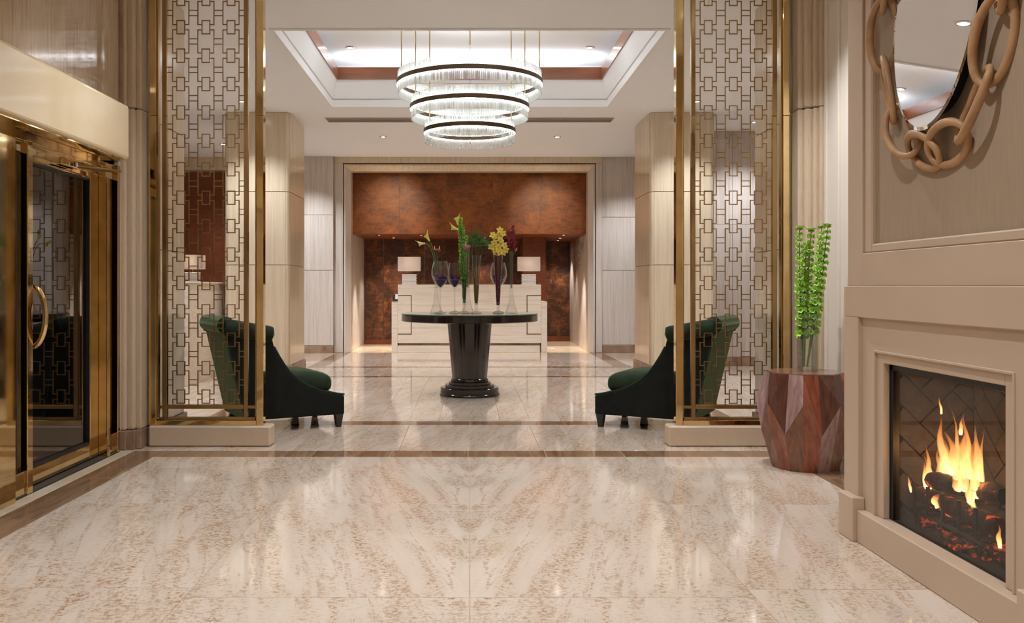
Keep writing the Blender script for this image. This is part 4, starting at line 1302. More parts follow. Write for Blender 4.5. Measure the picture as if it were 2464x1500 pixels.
def anthurium(base, mid, tip, face, size, label, mt='anthurium'):
    root = thing('anthurium', label, 'flower', tuple(base), group='red anthuriums')
    MB().tube(bez(base, mid, tip), 0.004, 6).build('stem', MT['dark_stem'], root, smooth=True)
    x, y, z = frame_of(face)
    n = 28
    vs = [Vector(tip)]
    for i in range(n):
        t = 2 * PI * i / n
        hx = 16 * math.sin(t) ** 3 / 17; hy = (13 * math.cos(t) - 5 * math.cos(2 * t) - 2 * math.cos(3 * t) - math.cos(4 * t)) / 17
        vs.append(Vector(tip) + x * hx * size + y * (hy * size * 0.9) + z * (-size * 0.25 * (hx * hx + hy * hy)))
    vs2 = [v_ - z * 0.002 for v_ in vs]
    fs = [(0, i + 1, (i + 1) % n + 1) for i in range(n)]
    m = n + 1
    fs2 = [(m, m + (i + 1) % n + 1, m + i + 1) for i in range(n)]
    sd = [(i + 1, m + i + 1, m + (i + 1) % n + 1, (i + 1) % n + 1) for i in range(n)]
    MB().add(vs + vs2, fs + fs2 + sd).build('spathe', MT[mt], root, smooth=True)
    MB().tube([Vector(tip) + z * 0.004, Vector(tip) + z * 0.02 + y * size * 0.4, Vector(tip) + z * 0.028 + y * size * 0.9], [0.005, 0.0055, 0.003], 8).build('spadix', MT['spadix'], root, smooth=True)
Y5 = 8.93
b5 = vpos(1125.7, Y5)[0]
anthurium((b5, Y5, TZ + 0.30), (b5, Y5, TZ + 0.6), px2w(1121, 594, Y5), Vector((-0.25, -0.75, 0.6)), 0.050, 'dark red anthurium leaf flower facing the front')
b1 = vpos(1050, 9.1)[0]
anthurium((b1, 9.1, TZ + 0.30), (b1, 9.1, TZ + 0.6), px2w(1056, 602, 9.08), Vector((0.5, -0.6, 0.5)), 0.036, 'small dark red bloom under the calla lilies')
anthurium((b1 + 0.003, 9.1, TZ + 0.32), (b1, 9.1, TZ + 0.6), px2w(1046, 601, 9.08), Vector((-0.4, -0.6, 0.7)), 0.026, 'smallest dark red bloom at left under the calla lilies')
b9 = vpos(1230.6, 9.02)[0]
anthurium((b9 + .002, 9.02, TZ + 0.30), (b9, 9.02, TZ + 0.6), px2w(1240, 604, 9.02), Vector((0.7, -0.4, 0.3)), 0.026, 'dark red anthurium drooping right below the red sprays')

# purple roses in goblets
def rose_mesh(seed, r):
    rnd = random.Random(seed); m = MB()
    for k in range(16):
        q = k / 15.0
        a = k * 2.4 + rnd.uniform(-.3, .3)
        rad = r * (0.18 + 0.75 * q)
        def f(u, v, a=a, rad=rad, q=q):
            th = a + (u - 0.5) * (2.4 - 1.0 * q)
            ro = rad * (0.72 + 0.38 * v + 0.16 * q * v * v)
            z = r * (-0.35 * q + v * (0.95 - 0.35 * q) - 0.2 * v * v * (2 * u - 1) ** 2)
            wob = 0.05 * r * math.sin(7 * u + a)
            return ((ro + wob) * math.cos(th), (ro + wob) * math.sin(th), z)
        m.grid(f, 7, 5)
    return m
def roses(px, y, zb, R_, label, grp):
    x, y = vpos(px, y)
    k = 4
    for i in range(k):
        a = 2 * PI * i / k + 0.5
        rr = R_ * 0.50
        o = rose_mesh(i + int(px), R_ * 0.52).build('purple_rose', MT['purple'], None, smooth=True)
        o.location = (x + rr * math.cos(a), y + rr * math.sin(a), zb + 0.078 + 0.004 * i); o.rotation_euler = (0.35 * math.sin(a) * -1, 0.35 * math.cos(a), a)
        tag(o, label.replace('purple rose in', 'purple rose at the %s of' % ('back right', 'back left', 'front left', 'front right')[i]), 'rose', grp)
    prof = [(0.0, -0.012), (0.016, 0.0), (R_ * 0.62, 0.036), (R_ * 0.84, 0.060), (R_ * 0.70, 0.068), (0, 0.066)]
    o = MB().lathe(prof, 24).build('rose_petals', MT['purple'], None, smooth=True)
    o.location = (x, y, zb); tag(o, label.replace('purple rose', 'purple petals under the roses'), 'petals', kind='stuff')
roses(1059.5, 8.97, TZ + 0.275, 0.070, 'purple rose in the leftmost goblet', 'purple roses in the leftmost goblet')
roses(1094, 9.12, TZ + 0.275, 0.058, 'purple rose in the second goblet', 'purple roses in the second goblet')
roses(1199.5, 9.22, TZ + 0.275, 0.069, 'purple rose in the goblet behind the orchids', 'purple roses in the rear goblet')

# bells of Ireland
def bell_whorl(m, c, r, s, rnd, tilt=0.0):
    k = 6
    for i in range(k):
        a = 2 * PI * i / k + rnd.uniform(-.35, .35)
        d_ = Vector((math.cos(a), math.sin(a), rnd.uniform(0.0, 0.45))).normalized()
        x, y, z = frame_of(d_)
        b = Vector(c) + d_ * r * 0.25
        ss = s * rnd.uniform(0.8, 1.15)
        def f(u, v):
            t = 2 * PI * u
            ro = ss * (0.12 + 0.5 * v ** 1.3) * (1 + 0.14 * v * math.cos(5 * t))
            return b + z * (ss * 0.85 * v) + x * ro * math.cos(t) + y * ro * math.sin(t)
        m.grid(f, 10, 4, wrap_u=True)
def bells(base, top, r0, r1, n, label, grp, z_start=0.25, bow=0.0, leafy=True, seed=1):
    rnd = random.Random(seed)
    base, top = Vector(base), Vector(top)
    root = thing('bells_of_ireland', label, 'flower', tuple(base), group=grp)
    mid = (base + top) / 2 + Vector((bow, 0, 0))
    pts = bez(base, mid, top, 20)
    MB().tube(pts, [0.0058 * (1 - 0.6 * i / 20) for i in range(21)], 6).build('stem', MT['stem'], root, smooth=True)
    for i in range(n):
        t = z_start + (1 - z_start) * (i / (n - 1)) ** 0.9
        q = (i / (n - 1))
        p = base * (1 - t) ** 2 + mid * 2 * t * (1 - t) + top * t * t
        r = r0 + (r1 - r0) * q
        m = MB(); bell_whorl(m, p, r, r, rnd)
        m.build('bell_whorl', MT['bells'], root, smooth=True)
    if leafy:
        m = MB()
        for i in range(5):
            a = i * 1.3 + rnd.random()
            d_ = Vector((math.cos(a), math.sin(a) * 0.7, 0.5)).normalized(); x, y, z = frame_of(d_)
            L = r0 * rnd.uniform(1.1, 1.6)
            def f(u, v):
                wv = math.sin(PI * min(1, v * 0.93 + 0.04)) * L * 0.48 * (1 + 0.15 * math.cos(14 * v))
                return top + z * L * v + x * wv * (2 * u - 1) + y * (0.25 * wv * (2 * u - 1) ** 2 - 0.2 * L * v * v)
            m.grid(f, 5, 7)
        m.build('top_leaf', MT['bells'], root, smooth=True)
b4 = vpos(1117, 9.16)[0]
for i, (tx, ty_, dx) in enumerate([(1107.5, 527, -0.004), (1112, 548, 0.006), (1121, 570, 0.010), (1124, 588, 0.0)]):
    bells((b4 + dx, 9.16 + 0.006 * (i - 1), TZ + 0.10), px2w(tx, ty_, 9.14 + 0.012 * i), 0.030, 0.021, 18, ['tallest bells of Ireland stem on the pedestal table', 'second tallest bells of Ireland stem on the pedestal table', 'shorter bells of Ireland stem leaning right in the flared vase', 'shortest bells of Ireland stem in the flared vase'][i], 'bells of Ireland on the table', 0.30, 0.0, False, i + 3)

# papyrus
Y6 = 9.05; b6 = vpos(1146, Y6)[0]
for i, (px, py) in enumerate([(1133, 592), (1143, 578), (1153, 584), (1163, 592)]):
    top = px2w(px, py, Y6 + (0.02 if i % 2 else -0.02))
    root = thing('papyrus_stem', ['papyrus stem leaning furthest left', 'tallest papyrus stem in the grassy vase', 'papyrus stem leaning slightly right', 'papyrus stem leaning furthest right'][i], 'plant', (b6, Y6, TZ + 0.2), group='papyrus stems')
    MB().tube(bez((b6 + 0.006 * (i - 1.5), Y6, TZ + 0.10), (b6 + 0.012 * (i - 1.5), Y6, TZ + 0.4), top), 0.0045, 6).build('stem', MT['dark_stem'], root, smooth=True)
    m = MB(); rnd = random.Random(i + 40)
    for k in range(70):
        a = rnd.uniform(0, 2 * PI); el = rnd.uniform(0.05, 1.45)
        d_ = Vector((math.cos(a) * math.cos(el), math.sin(a) * math.cos(el), math.sin(el)))
        L = rnd.uniform(0.09, 0.15)
        p1 = top + d_ * L * 0.5; p2 = top + d_ * L + Vector((0, 0, -L * 0.35 * math.cos(el)))
        m.tube([top, p1, p2], [0.0018, 0.0016, 0.0005], 3)
    o = m.build('blade_tuft', MT['papyrus'], root); o['kind'] = 'stuff'
o = MB().lathe([(0, 0), (0.0175, 0.0), (0.0255, 0.13), (0.024, 0.16), (0, 0.165)], 20).build('moss_filling', MT['moss'], None, smooth=True)
o.location = (b6, Y6, TZ + 0.125); tag(o, 'amber mossy filling in the papyrus vase', 'moss', kind='stuff')
# green stems seen through the bells vase
m = MB(); rnd = random.Random(5)
for k in range(70):
    z0 = rnd.uniform(0.14, 0.5); a = rnd.uniform(0, 2 * PI); rr = 0.017 * (0.6 + z0)
    m.tube([(rr * math.cos(a), rr * math.sin(a), z0), (rr * 1.1 * math.cos(a + .5), rr * 1.1 * math.sin(a + .5), z0 + 0.05)], [0.005, 0.004], 4)
o = m.build('leaf_filling', MT['dark_stem'], None); o.location = (b4, 9.16, TZ); tag(o, 'dark green leaves packed inside the bells of Ireland vase', 'leaves', kind='stuff')

# yellow orchids above deep red filling
Y8 = 8.98; b8 = vpos(1198.5, Y8)[0]
o = MB().lathe([(0, 0.0), (0.0145, 0.0), (0.020, 0.07), (0.0285, 0.24), (0.041, 0.46), (0.043, 0.49), (0, 0.50)], 24).build('red_petal_filling', MT['redfill'], None, smooth=True)
o.location = (b8, Y8, TZ + 0.085); tag(o, 'deep red petals packed inside the orchid vase', 'petals', kind='stuff')
m = MB(); rnd = random.Random(9)
for k in range(34):
    z0 = 0.10 + 0.42 * rnd.random() ** 1.6; a = rnd.uniform(PI, 2 * PI); rr = 0.0165 + (z0 - 0.1) * 0.055
    m.lathe([(0, -0.0025), (0.0022, -0.001), (0.0022, 0.001), (0, 0.0025)], 6, (rr * math.cos(a), rr * math.sin(a), z0))
o = m.build('white_berries', MT['berry'], None); o.location = (b8, Y8, TZ); tag(o, 'tiny white beads among the deep red petals', 'beads', kind='stuff')
def petal(m, c, dirv, nrm, L, W, cup=0.25, n=5):
    z = Vector(dirv).normalized(); y = Vector(nrm); y = (y - z * y.dot(z)).normalized(); x = z.cross(y)
    def f(u, v):
        wv = W * math.sin(PI * (0.08 + 0.92 * v) ** 0.75) ** 0.8 if v < 1 else 0.0
        return Vector(c) + z * L * v + x * wv * (u - 0.5) * 2 + y * (cup * L * (v * v) - cup * 0.8 * wv * (2 * u - 1) ** 2)
    m.grid(f, 5, 7)
def orchid(root, c, face, s, nm='blossom', mt='orchid', lip=True, spin=0.0):
    x, y, z = frame_of(face)
    m = MB()
    for k in range(5):
        a = PI / 2 + 2 * PI * k / 5 + spin
        petal(m, c, x * math.cos(a) + y * math.sin(a), z, s, s * 0.40, 0.22)
    o = m.build(nm, MT[mt], root, smooth=True)
    if lip:
        m = MB()
        def f(u, v):
            t = PI * (u - 0.5) * 1.3
            return Vector(c) + z * s * (0.10 + 0.25 * v) - y * s * (0.02 + 0.24 * v) + x * math.sin(t) * s * 0.12 + z * math.cos(t) * s * 0.08
        m.grid(f, 7, 4); m.build('lip', MT['orchid_lip'], o, smooth=True)
orc = thing('orchid_spray', 'large yellow cymbidium orchid blossoms above the red filled vase', 'flower', (b8, Y8, TZ + 0.45))
MB().tube(bez((b8, Y8, TZ + 0.45), (b8 + 0.01, Y8, TZ + 0.7), px2w(1199, 552, Y8)), 0.005, 6).build('stem', MT['stem'], orc, smooth=True)
OR = [(1203, 554, .1, .3), (1210, 562, .4, .2), (1186, 566, -.4, .2), (1197, 568, 0, .1), (1190, 583, -.3, 0), (1204, 577, .3, .1), (1182, 594, -.5, -.1), (1191, 601, -.2, -.1),
      (1213, 590, .4, .1), (1207, 586, .1, 0), (1217, 601, .5, -.1), (1203, 606, .1, -.2), (1195, 609, -.1, -.3), (1212, 607, .3, -.3), (1199, 594, 0, 0), (1201, 598, .2, -.1)]
for i, (px, py, fx, fz) in enumerate(OR):
    yy = Y8 - 0.03 - 0.02 * (i % 3)
    orchid(orc, px2w(px, py, yy), Vector((fx, -1, fz)), 0.040 if i not in (11, 3) else 0.044, spin=i * 0.37)
# red orchid sprays
Y9 = 9.02
for q, (tx, ty_, lb) in enumerate([(1224, 556, 'dark red orchid spray leaning left in the rightmost vase'), (1235, 545, 'tallest dark red orchid spray in the rightmost vase'), (1241, 578, 'short dark red orchid spray leaning right in the rightmost vase')]):
    rnd = random.Random(60 + q)
    root = thing('red_orchid_spray', lb, 'flower', (b9, Y9, TZ + 0.25), group='red orchid sprays')
    base = Vector((b9, Y9, TZ + 0.25 + 0.01 * q)); top = px2w(tx, ty_, Y9 + 0.01 * q); mid = Vector((b9, Y9, TZ + 0.68))
    MB().tube(bez(base, mid, top), 0.0035, 6).build('stem', MT['dark_stem'], root, smooth=True)
    for k in range(16 if q < 2 else 8):
        t = 0.62 + 0.38 * k / (15 if q < 2 else 7)
        p = base * (1 - t) ** 2 + mid * 2 * t * (1 - t) + top * t * t
        a = k * 2.4
        d_ = Vector((math.cos(a), -abs(math.sin(a)) - 0.3, rnd.uniform(-.2, .5))).normalized()
        s_ = 0.026 * (1.0 - 0.45 * (k / 16.0))
        orchid(root, p + d_ * 0.022 * (1.15 - t * 0.5), d_, s_, 'blossom', 'redorchid', False, k)

# ------------------------------------------------------------------ chandelier
CHY = 9.0
chd = thing('chandelier', 'three tier ring chandelier of hanging crystal rods with bronze bands', 'chandelier', (0, CHY, 2.54))
def crystal():
    m = Mat('crystal_rod')
    m.nt.nodes.remove(m.b)
    tr = m.n('ShaderNodeBsdfTransparent'); gl = m.n('ShaderNodeBsdfGlossy'); df = m.n('ShaderNodeBsdfTranslucent')
    gl.inputs['Roughness'].default_value = 0.08
    oi = m.n('ShaderNodeObjectInfo')
    v = m.coords((220, 220, 12), rand=9.0); f = m.noise(v, 1.0, 3, 0.6)
    m.l(m.ramp(f, [(0.35, (0.80, 0.80, 0.78, 1)), (0.6, (0.97, 0.97, 0.96, 1))]), tr.inputs['Color'])
    df.inputs['Color'].default_value = (0.95, 0.95, 0.92, 1)
    lw = m.n('ShaderNodeLayerWeight'); lw.inputs['Blend'].default_value = 0.5
    m1 = m.n('ShaderNodeMixShader'); m.l(m.math('ADD', m.math('MULTIPLY', m.math('POWER', lw.outputs['Facing'], 3.0), 0.8), 0.06), m1.inputs[0]); m.l(tr.outputs[0], m1.inputs[1]); m.l(gl.outputs[0], m1.inputs[2])
    m2 = m.n('ShaderNodeMixShader'); m.l(m.ramp(m.math('ADD', m.math('MULTIPLY', f, 0.5), m.math('MULTIPLY', oi.outputs['Random'], 0.5)), [(0.25, 0.18), (0.75, 0.80)]), m2.inputs[0]); m.l(m1.outputs[0], m2.inputs[1])
    d2 = m.n('ShaderNodeBsdfDiffuse'); d2.inputs['Color'].default_value = (0.93, 0.95, 0.93, 1)
    m3 = m.n('ShaderNodeMixShader'); m3.inputs[0].default_value = 0.5; m.l(df.outputs[0], m3.inputs[1]); m.l(d2.outputs[0], m3.inputs[2])
    m.l(m3.outputs[0], m2.inputs[2])
    m.l(m2.outputs[0], m.out.inputs['Surface'])
    return m.m
MT['crystal'] = crystal()
MT['led'] = emit('led_and_added_strip', (0.90, 0.96, 1.0, 1), 13.0)
MT['led_added'] = emit('added_glow_strip', (0.90, 0.96, 1.0, 1), 20.0)
MT['ch_bronze'] = brass('chandelier_bronze', srgb(98, 82, 62), 0.4)
tiers = [(0.735, 3.024, 3.244, 3.117, 3.161, 240), (0.60, 2.778, 2.998, 2.874, 2.918, 200), (0.4625, 2.545, 2.759, 2.638, 2.680, 160)]
for ti, (r, zb, zt, b0, b1, n) in enumerate(tiers):
    band = MB().lathe([(r - 0.003, b0), (r, b0), (r, b1), (r - 0.003, b1)], 120, (0, CHY, 0), closed=True).build('bronze_band', MT['ch_bronze'], chd, smooth=True)
    # inner carrier ring, down-facing LED strip, and strips added to light crystals and ceiling
    MB().lathe([(r - 0.040, b0 + 0.004), (r - 0.028, b0 + 0.004), (r - 0.028, b1), (r - 0.040, b1)], 120, (0, CHY, 0), closed=True).build('inner_ring', MT['ch_bronze'], band, smooth=True)
    MB().lathe([(r - 0.007, b0 - 0.0005), (r - 0.0035, b0 - 0.0005), (r - 0.0035, b0 - 0.0035), (r - 0.007, b0 - 0.0035)], 120, (0, CHY, 0), closed=True).build('led_and_added_strip', MT['led'], band)
    MB().lathe([(r - 0.006, b0 + 0.004), (r - 0.0045, b0 + 0.004), (r - 0.0045, b1 - 0.002), (r - 0.006, b1 - 0.002)], 120, (0, CHY, 0), closed=True).build('led_and_added_strip', MT['led_added'], band)  # hidden behind the band, added to make the crystals glow
    MB().lathe([(r - 0.040, b1 + 0.0005), (r - 0.028, b1 + 0.0005), (r - 0.028, b1 + 0.0025), (r - 0.040, b1 + 0.0025)], 120, (0, CHY, 0), closed=True).build('led_and_added_strip', MT['led'], band)  # unseen upward strip, added to brighten the coffer and ceiling
    rw = 2 * PI * (r - 0.017) / n * 0.40
    m = MB()
    hp = [(0.0, -rw), (rw, -rw * 0.35), (rw, rw * 0.6), (0, rw), (-rw, rw * 0.6), (-rw, -rw * 0.35)]
    m.prism([(p[0], p[1] * 0.8) for p in hp], 'z', zb - 2.54, zt - 2.54)
    me = m.mesh('crystal_rod'); me.materials.append(MT['crystal'])
    back = MB()
    for i in range(n):
        a = 2 * PI * (i + 0.5) / n
        rr = r - 0.017
        if math.sin(a) < 0 and True:
            o = mkobj('crystal_rod', me, None, band, (rr * math.cos(a), rr * math.sin(a), 0))
            o.rotation_euler = (0, 0, a + PI / 2 + random.uniform(-.5, .5))
        else:
            ca, sa = math.cos(a + PI / 2), math.sin(a + PI / 2)
            vs = []
            for z in (zb, zt):
                for (px, py) in hp:
                    vs.append((rr * math.cos(a) + px * ca - py * sa, CHY + rr * math.sin(a) + px * sa + py * ca, z))
            k = 6
            back.add(vs, [tuple(range(k - 1, -1, -1)), tuple(range(k, 2 * k))] + [(q, (q + 1) % k, k + (q + 1) % k, k + q) for q in range(k)])
    o = back.build('rear_crystals', MT['crystal'], band); o['kind'] = 'stuff'
for (x, z0) in ((-0.687, 3.16), (0.703, 3.16), (-0.544, 2.918), (0.556, 2.918), (-0.402, 2.68), (0.418, 2.68)):
    MB().tube([(x, CHY, z0 - 0.04), (x, CHY, ZC + 0.62)], 0.0055, 8).build('hanging_rod', MT['bronze'], chd, smooth=True)
    MB().lathe([(0, 0), (0.03, 0), (0.03, 0.012), (0, 0.012)], 16, (x, CHY, ZC + 0.608)).build('ceiling_cup', MT['bronze'], chd)
MB().tube([(0.004, CHY, 2.60), (0.004, CHY, ZC + 0.62)], 0.0022, 6).build('centre_cable', MT['chrome'], chd)
MB().tube([(0.004, CHY, ZC + 0.30), (0.004, CHY, ZC + 0.62)], 0.006, 8).build('cable_sleeve', MT['bronze'], chd)
MB().tube([(0.004, CHY, 2.535), (0.004, CHY, 2.62)], 0.008, 8).build('finial', MT['brass'], chd)
for ti, (r, zb, zt, b0, b1, n) in enumerate(tiers):
    for a in (0.35, -0.35) if ti else (0.3, -0.3):
        pts = [(-(r - .034) * math.cos(a), CHY + (r - .034) * math.sin(a), b0 + 0.02), ((r - .034) * math.cos(a), CHY + (r - .034) * math.sin(a), b0 + 0.02)]
    MB().tube([(-(r - .03), CHY, b0 + 0.025), (r - .03, CHY, b0 + 0.025)], 0.004, 6).build('cross_arm', MT['bronze'], chd)
# ------------------------------------------------------------------ ceiling fittings
MT['lamp_on'] = emit('downlight_lens', (1.0, 0.93, 0.84, 1), 26.0)
def downlight(x, y, z, label, group, r=0.045, e=0, tgt=None, deg=90, blend=0.9, col=SOFT, mt='lamp_on'):
    root = thing('downlight', label, 'downlight', (x, y, z), group=group)
    MB().lathe([(r * 0.68, -0.001), (r, -0.001), (r, -0.006), (r * 0.72, -0.010), (r * 0.66, -0.004)], 24, (x, y, z), closed=True).build('trim_ring', MT['chrome'], root, smooth=True)
    MB().lathe([(0, -0.0025), (r * 0.64, -0.0025), (r * 0.66, -0.005), (0, -0.005)], 24, (x, y, z)).build('lens', MT[mt], root)
    if e: spot((x, y, z - 0.03), tgt or (x, y, 0), e, deg, blend, col, 0.035, 'lamp_downlight')
G1 = 'recessed ceiling downlights'
downlight(-1.233, 12.74, ZC, 'recessed downlight in the flat ceiling left of the chandelier', G1, 0.05, 170, (-1.2, 13.2, 0), 100)
spot((-1.233, 12.74, ZC - 0.03), (-1.30, 15.2, 2.30), 110, 34, 1.0, (1.0, 0.84, 0.62), 0.04, 'lamp_accent')
spot((1.25, 12.74, ZC - 0.03), (1.30, 15.2, 2.25), 110, 34, 1.0, (1.0, 0.84, 0.62), 0.04, 'lamp_accent')
downlight(1.25, 12.74, ZC, 'recessed downlight in the flat ceiling right of the chandelier', G1, 0.05, 150, (1.2, 13.2, 0), 100)
zc2 = ZC + 0.62
downlight(-1.38, 10.3, zc2, 'recessed downlight in the raised coffer left of the chandelier', G1, 0.055, 130, (-1.3, 9.9, 0), 46)
downlight(1.38, 10.3, zc2, 'recessed downlight in the raised coffer right of the chandelier', G1, 0.055, 130, (1.3, 9.9, 0), 46)
for s in (-1, 1):
    downlight(s * 1.38, 7.75, zc2, 'recessed coffer downlight above the green chair on the %s' % ('left' if s < 0 else 'right'), G1, 0.055, 130, (s * 1.3, 8.1, 0), 46)
    # bay and wall washers
    downlight(s * 2.62, 13.9, ZC, 'recessed downlight washing the far wall on the %s' % ('left' if s < 0 else 'right'), G1, 0.05, 100, (s * 2.62, 14.3, 0.0), 100, 1.0)
    downlight(s * 2.62, 10.3, ZC, 'recessed downlight in front of the pillar on the %s' % ('left' if s < 0 else 'right'), G1, 0.05, 85, (s * 2.62, 10.6, 0.0), 100, 1.0)
    downlight(s * 3.7, 11.6 if s > 0 else 13.4, ZC, 'recessed downlight inside the %s bay' % ('left' if s < 0 else 'right'), G1, 0.05, 85, (s * 3.7, 12.0 if s > 0 else 14.2, 0.0), 105, 1.0)
    downlight(s * 3.3, 8.6, ZC, 'recessed downlight near the front of the %s bay' % ('left' if s < 0 else 'right'), G1, 0.05, 150, (s * 3.0, 8.8, 0), 110)
# front hall downlights, unseen overhead and mostly added to fill the hall with light
for (x, y, lb) in ((-1.3, 4.9, 'nearest the brass door'), (1.3, 4.9, 'nearest the drum table'), (-1.2, 2.6, 'left of the fireplace end'), (0.6, 2.6, 'in front of the fireplace'), (-1.2, 0.3, 'above the near left tiles'), (1.2, 0.3, 'above the near right tiles'), (0.0, 6.35, 'between the two lattice screens'), (1.72, 5.30, 'washing the cream wall beside the drum table')):
    downlight(x, y, ZC, 'unseen recessed entrance hall downlight ' + lb, 'entrance hall downlights', 0.06, 70 if y == 5.30 else 77, (2.37, 5.6, 1.0) if y == 5.30 else (x * 0.9, y + 0.1, 0), 70 if y == 5.30 else 125, 1.0, SOFT)
# soffit lights of the reception niche
for i, (x, y) in enumerate([(-1.58, 15.6), (-1.40, 16.50), (-0.85, 15.7), (0.28, 16.50), (0.7, 15.7), (1.64, 15.6), (1.68, 16.6), (1.72, 17.45)]):
    downlight(x, y, HB, ['small soffit light nearest the left jamb of the niche', 'small soffit light above the left desk lamp side wall', 'small soffit light left of the desk centre', 'small soffit light behind the tall flowers', 'small soffit light above the right desk lamp', 'small soffit light at the mouth of the right passage', 'small soffit light inside the right passage', 'deepest small soffit light in the right passage'][i], 'reception soffit lights', 0.032, (170, 60, 50, 60, 50, 170, 50, 55)[i], (x, y + (0.0 if i in (0, 5) else 0.16), 0), (56, 84, 80, 84, 80, 56, 56, 76)[i], 0.7, (1.0, 0.93, 0.85))

vent = thing('ceiling_vent', 'long linear air slot in the ceiling behind the chandelier', 'air vent', (0, 11.45, ZC))
MT['vent'] = simple('vent_metal', srgb(176, 164, 150), 0.5, var=0.03)
MT['vent_dark'] = simple('vent_slot', srgb(120, 108, 96), 0.7, var=0.05)
MB().box(-1.83, 1.83, 11.31, 11.59, ZC - 0.002, ZC - 0.0005).build('back_plate', MT['vent_dark'], vent)
for i in range(4):
    y0 = 11.31 + i * 0.0853
    MB().box(-1.83, 1.83, y0, y0 + 0.024, ZC - 0.008, ZC - 0.002).build('slat', MT['vent'], vent)

# ------------------------------------------------------------------ reception desk
rd = thing('reception_desk', 'cream travertine reception desk with bronze inlay lines', 'desk', (0, 15.0, 0))
Y0 = 14.80
def rb(nm, x0, x1, y0, y1, z0, z1, mt='trav_desk', bev=0.003):
    return MB().box(x0, x1, y0, y1, z0, z1).build(nm, MT[mt], rd, bevel=bev, seg=1)
rb('front_panel', -1.19, 1.182, Y0, Y0 + 0.30, 0.155, 1.127)
rb('toe_recess', -1.17, 1.165, Y0 + 0.03, Y0 + 0.30, 0.115, 0.155, 'plinth', 0)
rb('base_board', -1.19, 1.165, Y0, Y0 + 0.30, 0, 0.115)
for (a, b) in ((-1.292, -1.192), (1.184, 1.285)):
    rb('side_wing', a, b, Y0, Y0 + 0.75, 0, 0.827)
    rb('wing_cap', a, b, Y0, Y0 + 0.75, 0.829, 0.845)
rb('work_top', -1.19, 1.182, Y0 + 0.30, Y0 + 0.75, 0.70, 0.74)
MT['inlay'] = simple('dark_bronze_inlay', srgb(96, 76, 54), 0.4)
for s, xe, xv in ((-1, -1.19, -0.966), (1, 1.182, 0.952)):
    a, b = sorted((xe, xv))
    rb('inlay_line', a, b, Y0 - 0.002, Y0 + 0.01, 0.937, 0.951, 'inlay', 0)
    rb('inlay_line', a, b, Y0 - 0.002, Y0 + 0.01, 0.299, 0.313, 'inlay', 0)
    rb('inlay_line', xv - 0.007, xv + 0.007, Y0 - 0.002, Y0 + 0.01, 0.299, 0.951, 'inlay', 0)
MT['acrylic'] = clear_glass('acrylic_plate', (0.93, 0.93, 0.92, 1), 2.2, 0.15)
MT['acrylic_edge'] = simple('frosted_acrylic', srgb(236, 230, 224), 0.25, var=0.03)
def shade_mat():
    m = Mat('lamp_shade_fabric')
    v = m.coords((50, 50, 50)); a = m.noise(v, 1.0, 3)
    m.color(m.ramp(a, [(0.3, srgb(222, 208, 198)), (0.7, srgb(236, 224, 214))])); m.set(Roughness=0.8)
    m.b.inputs['Subsurface Weight'].default_value = 0.0
    tl = m.n('ShaderNodeBsdfTranslucent'); tl.inputs['Color'].default_value = (0.9, 0.82, 0.74, 1)
    mx = m.n('ShaderNodeMixShader'); mx.inputs[0].default_value = 0.22
    m.l(m.b.outputs[0], mx.inputs[1]); m.l(tl.outputs[0], mx.inputs[2]); m.l(mx.outputs[0], m.out.inputs['Surface'])
    return m.m
MT['shade'] = shade_mat()
def lamp(x, y, z, label, k=1.0):
    root = thing('table_lamp', label, 'lamp', (x, y, z), group='rectangular table lamps')
    for i in range(7):
        w_ = (0.122 if i % 2 == 0 else 0.116) * k
        MB().box(x - w_, x + w_, y - 0.05 * k, y + 0.05 * k, z + (0.001 + i * 0.0245) * k, z + (0.022 + i * 0.0245) * k).build('base_plate', MT['acrylic_edge'], root, bevel=0.003, seg=1)
    MB().tube([(x, y, z), (x, y, z + 0.30 * k)], 0.011 * k, 8).build('stem', MT['brass'], root, smooth=True)
    zs, zt = z + 0.226 * k, z + 0.46 * k
    W, D, t = 0.187 * k, 0.10 * k, 0.004
    m = MB()
    m.box(x - W, x + W, y - D, y - D + t, zs, zt); m.box(x - W, x + W, y + D - t, y + D, zs, zt)
    m.box(x - W, x - W + t, y - D + t, y + D - t, zs, zt); m.box(x + W - t, x + W, y - D + t, y + D - t, zs, zt)
    m.build('lamp_shade', MT['shade'], root)
    MB().lathe([(0, -0.03), (0.022, -0.02), (0.03, 0.0), (0.022, 0.02), (0, 0.03)], 14, (x, y, z + 0.32 * k)).build('bulb', MT['lamp_on'], root, smooth=True)
    l = point((x, y, z + 0.385 * k), 0.9, (1.0, 0.88, 0.74), 0.03, 'lamp_bulb')
lamp(-1.008, 14.95, 1.1272, 'white rectangular table lamp at the left end of the reception desk')
lamp(0.988, 14.95, 1.1272, 'white rectangular table lamp at the right end of the reception desk')
ph = thing('desk_phone', 'small black desk telephone on the left wing of the reception desk', 'telephone', (-1.235, 14.9, 0.845))
MT['phone'] = simple('phone_plastic', srgb(34, 32, 32), 0.35)
MB().prism([(14.84, 0.8455), (14.99, 0.8455), (14.99, 0.90), (14.84, 0.87)], 'x', -1.275, -1.2).build('phone_body', MT['phone'], ph, bevel=0.004)
MB().tube([(-1.262, 14.85, 0.90), (-1.262, 14.87, 0.925), (-1.262, 14.95, 0.945), (-1.262, 14.98, 0.925)], [0.017, 0.011, 0.011, 0.017], 8).build('handset', MT['phone'], ph, smooth=True)
MB().prism([(14.90, 0.885), (14.98, 0.90), (14.995, 0.965), (14.985, 0.965)], 'x', -1.245, -1.2).build('phone_screen', MT['white'], ph)

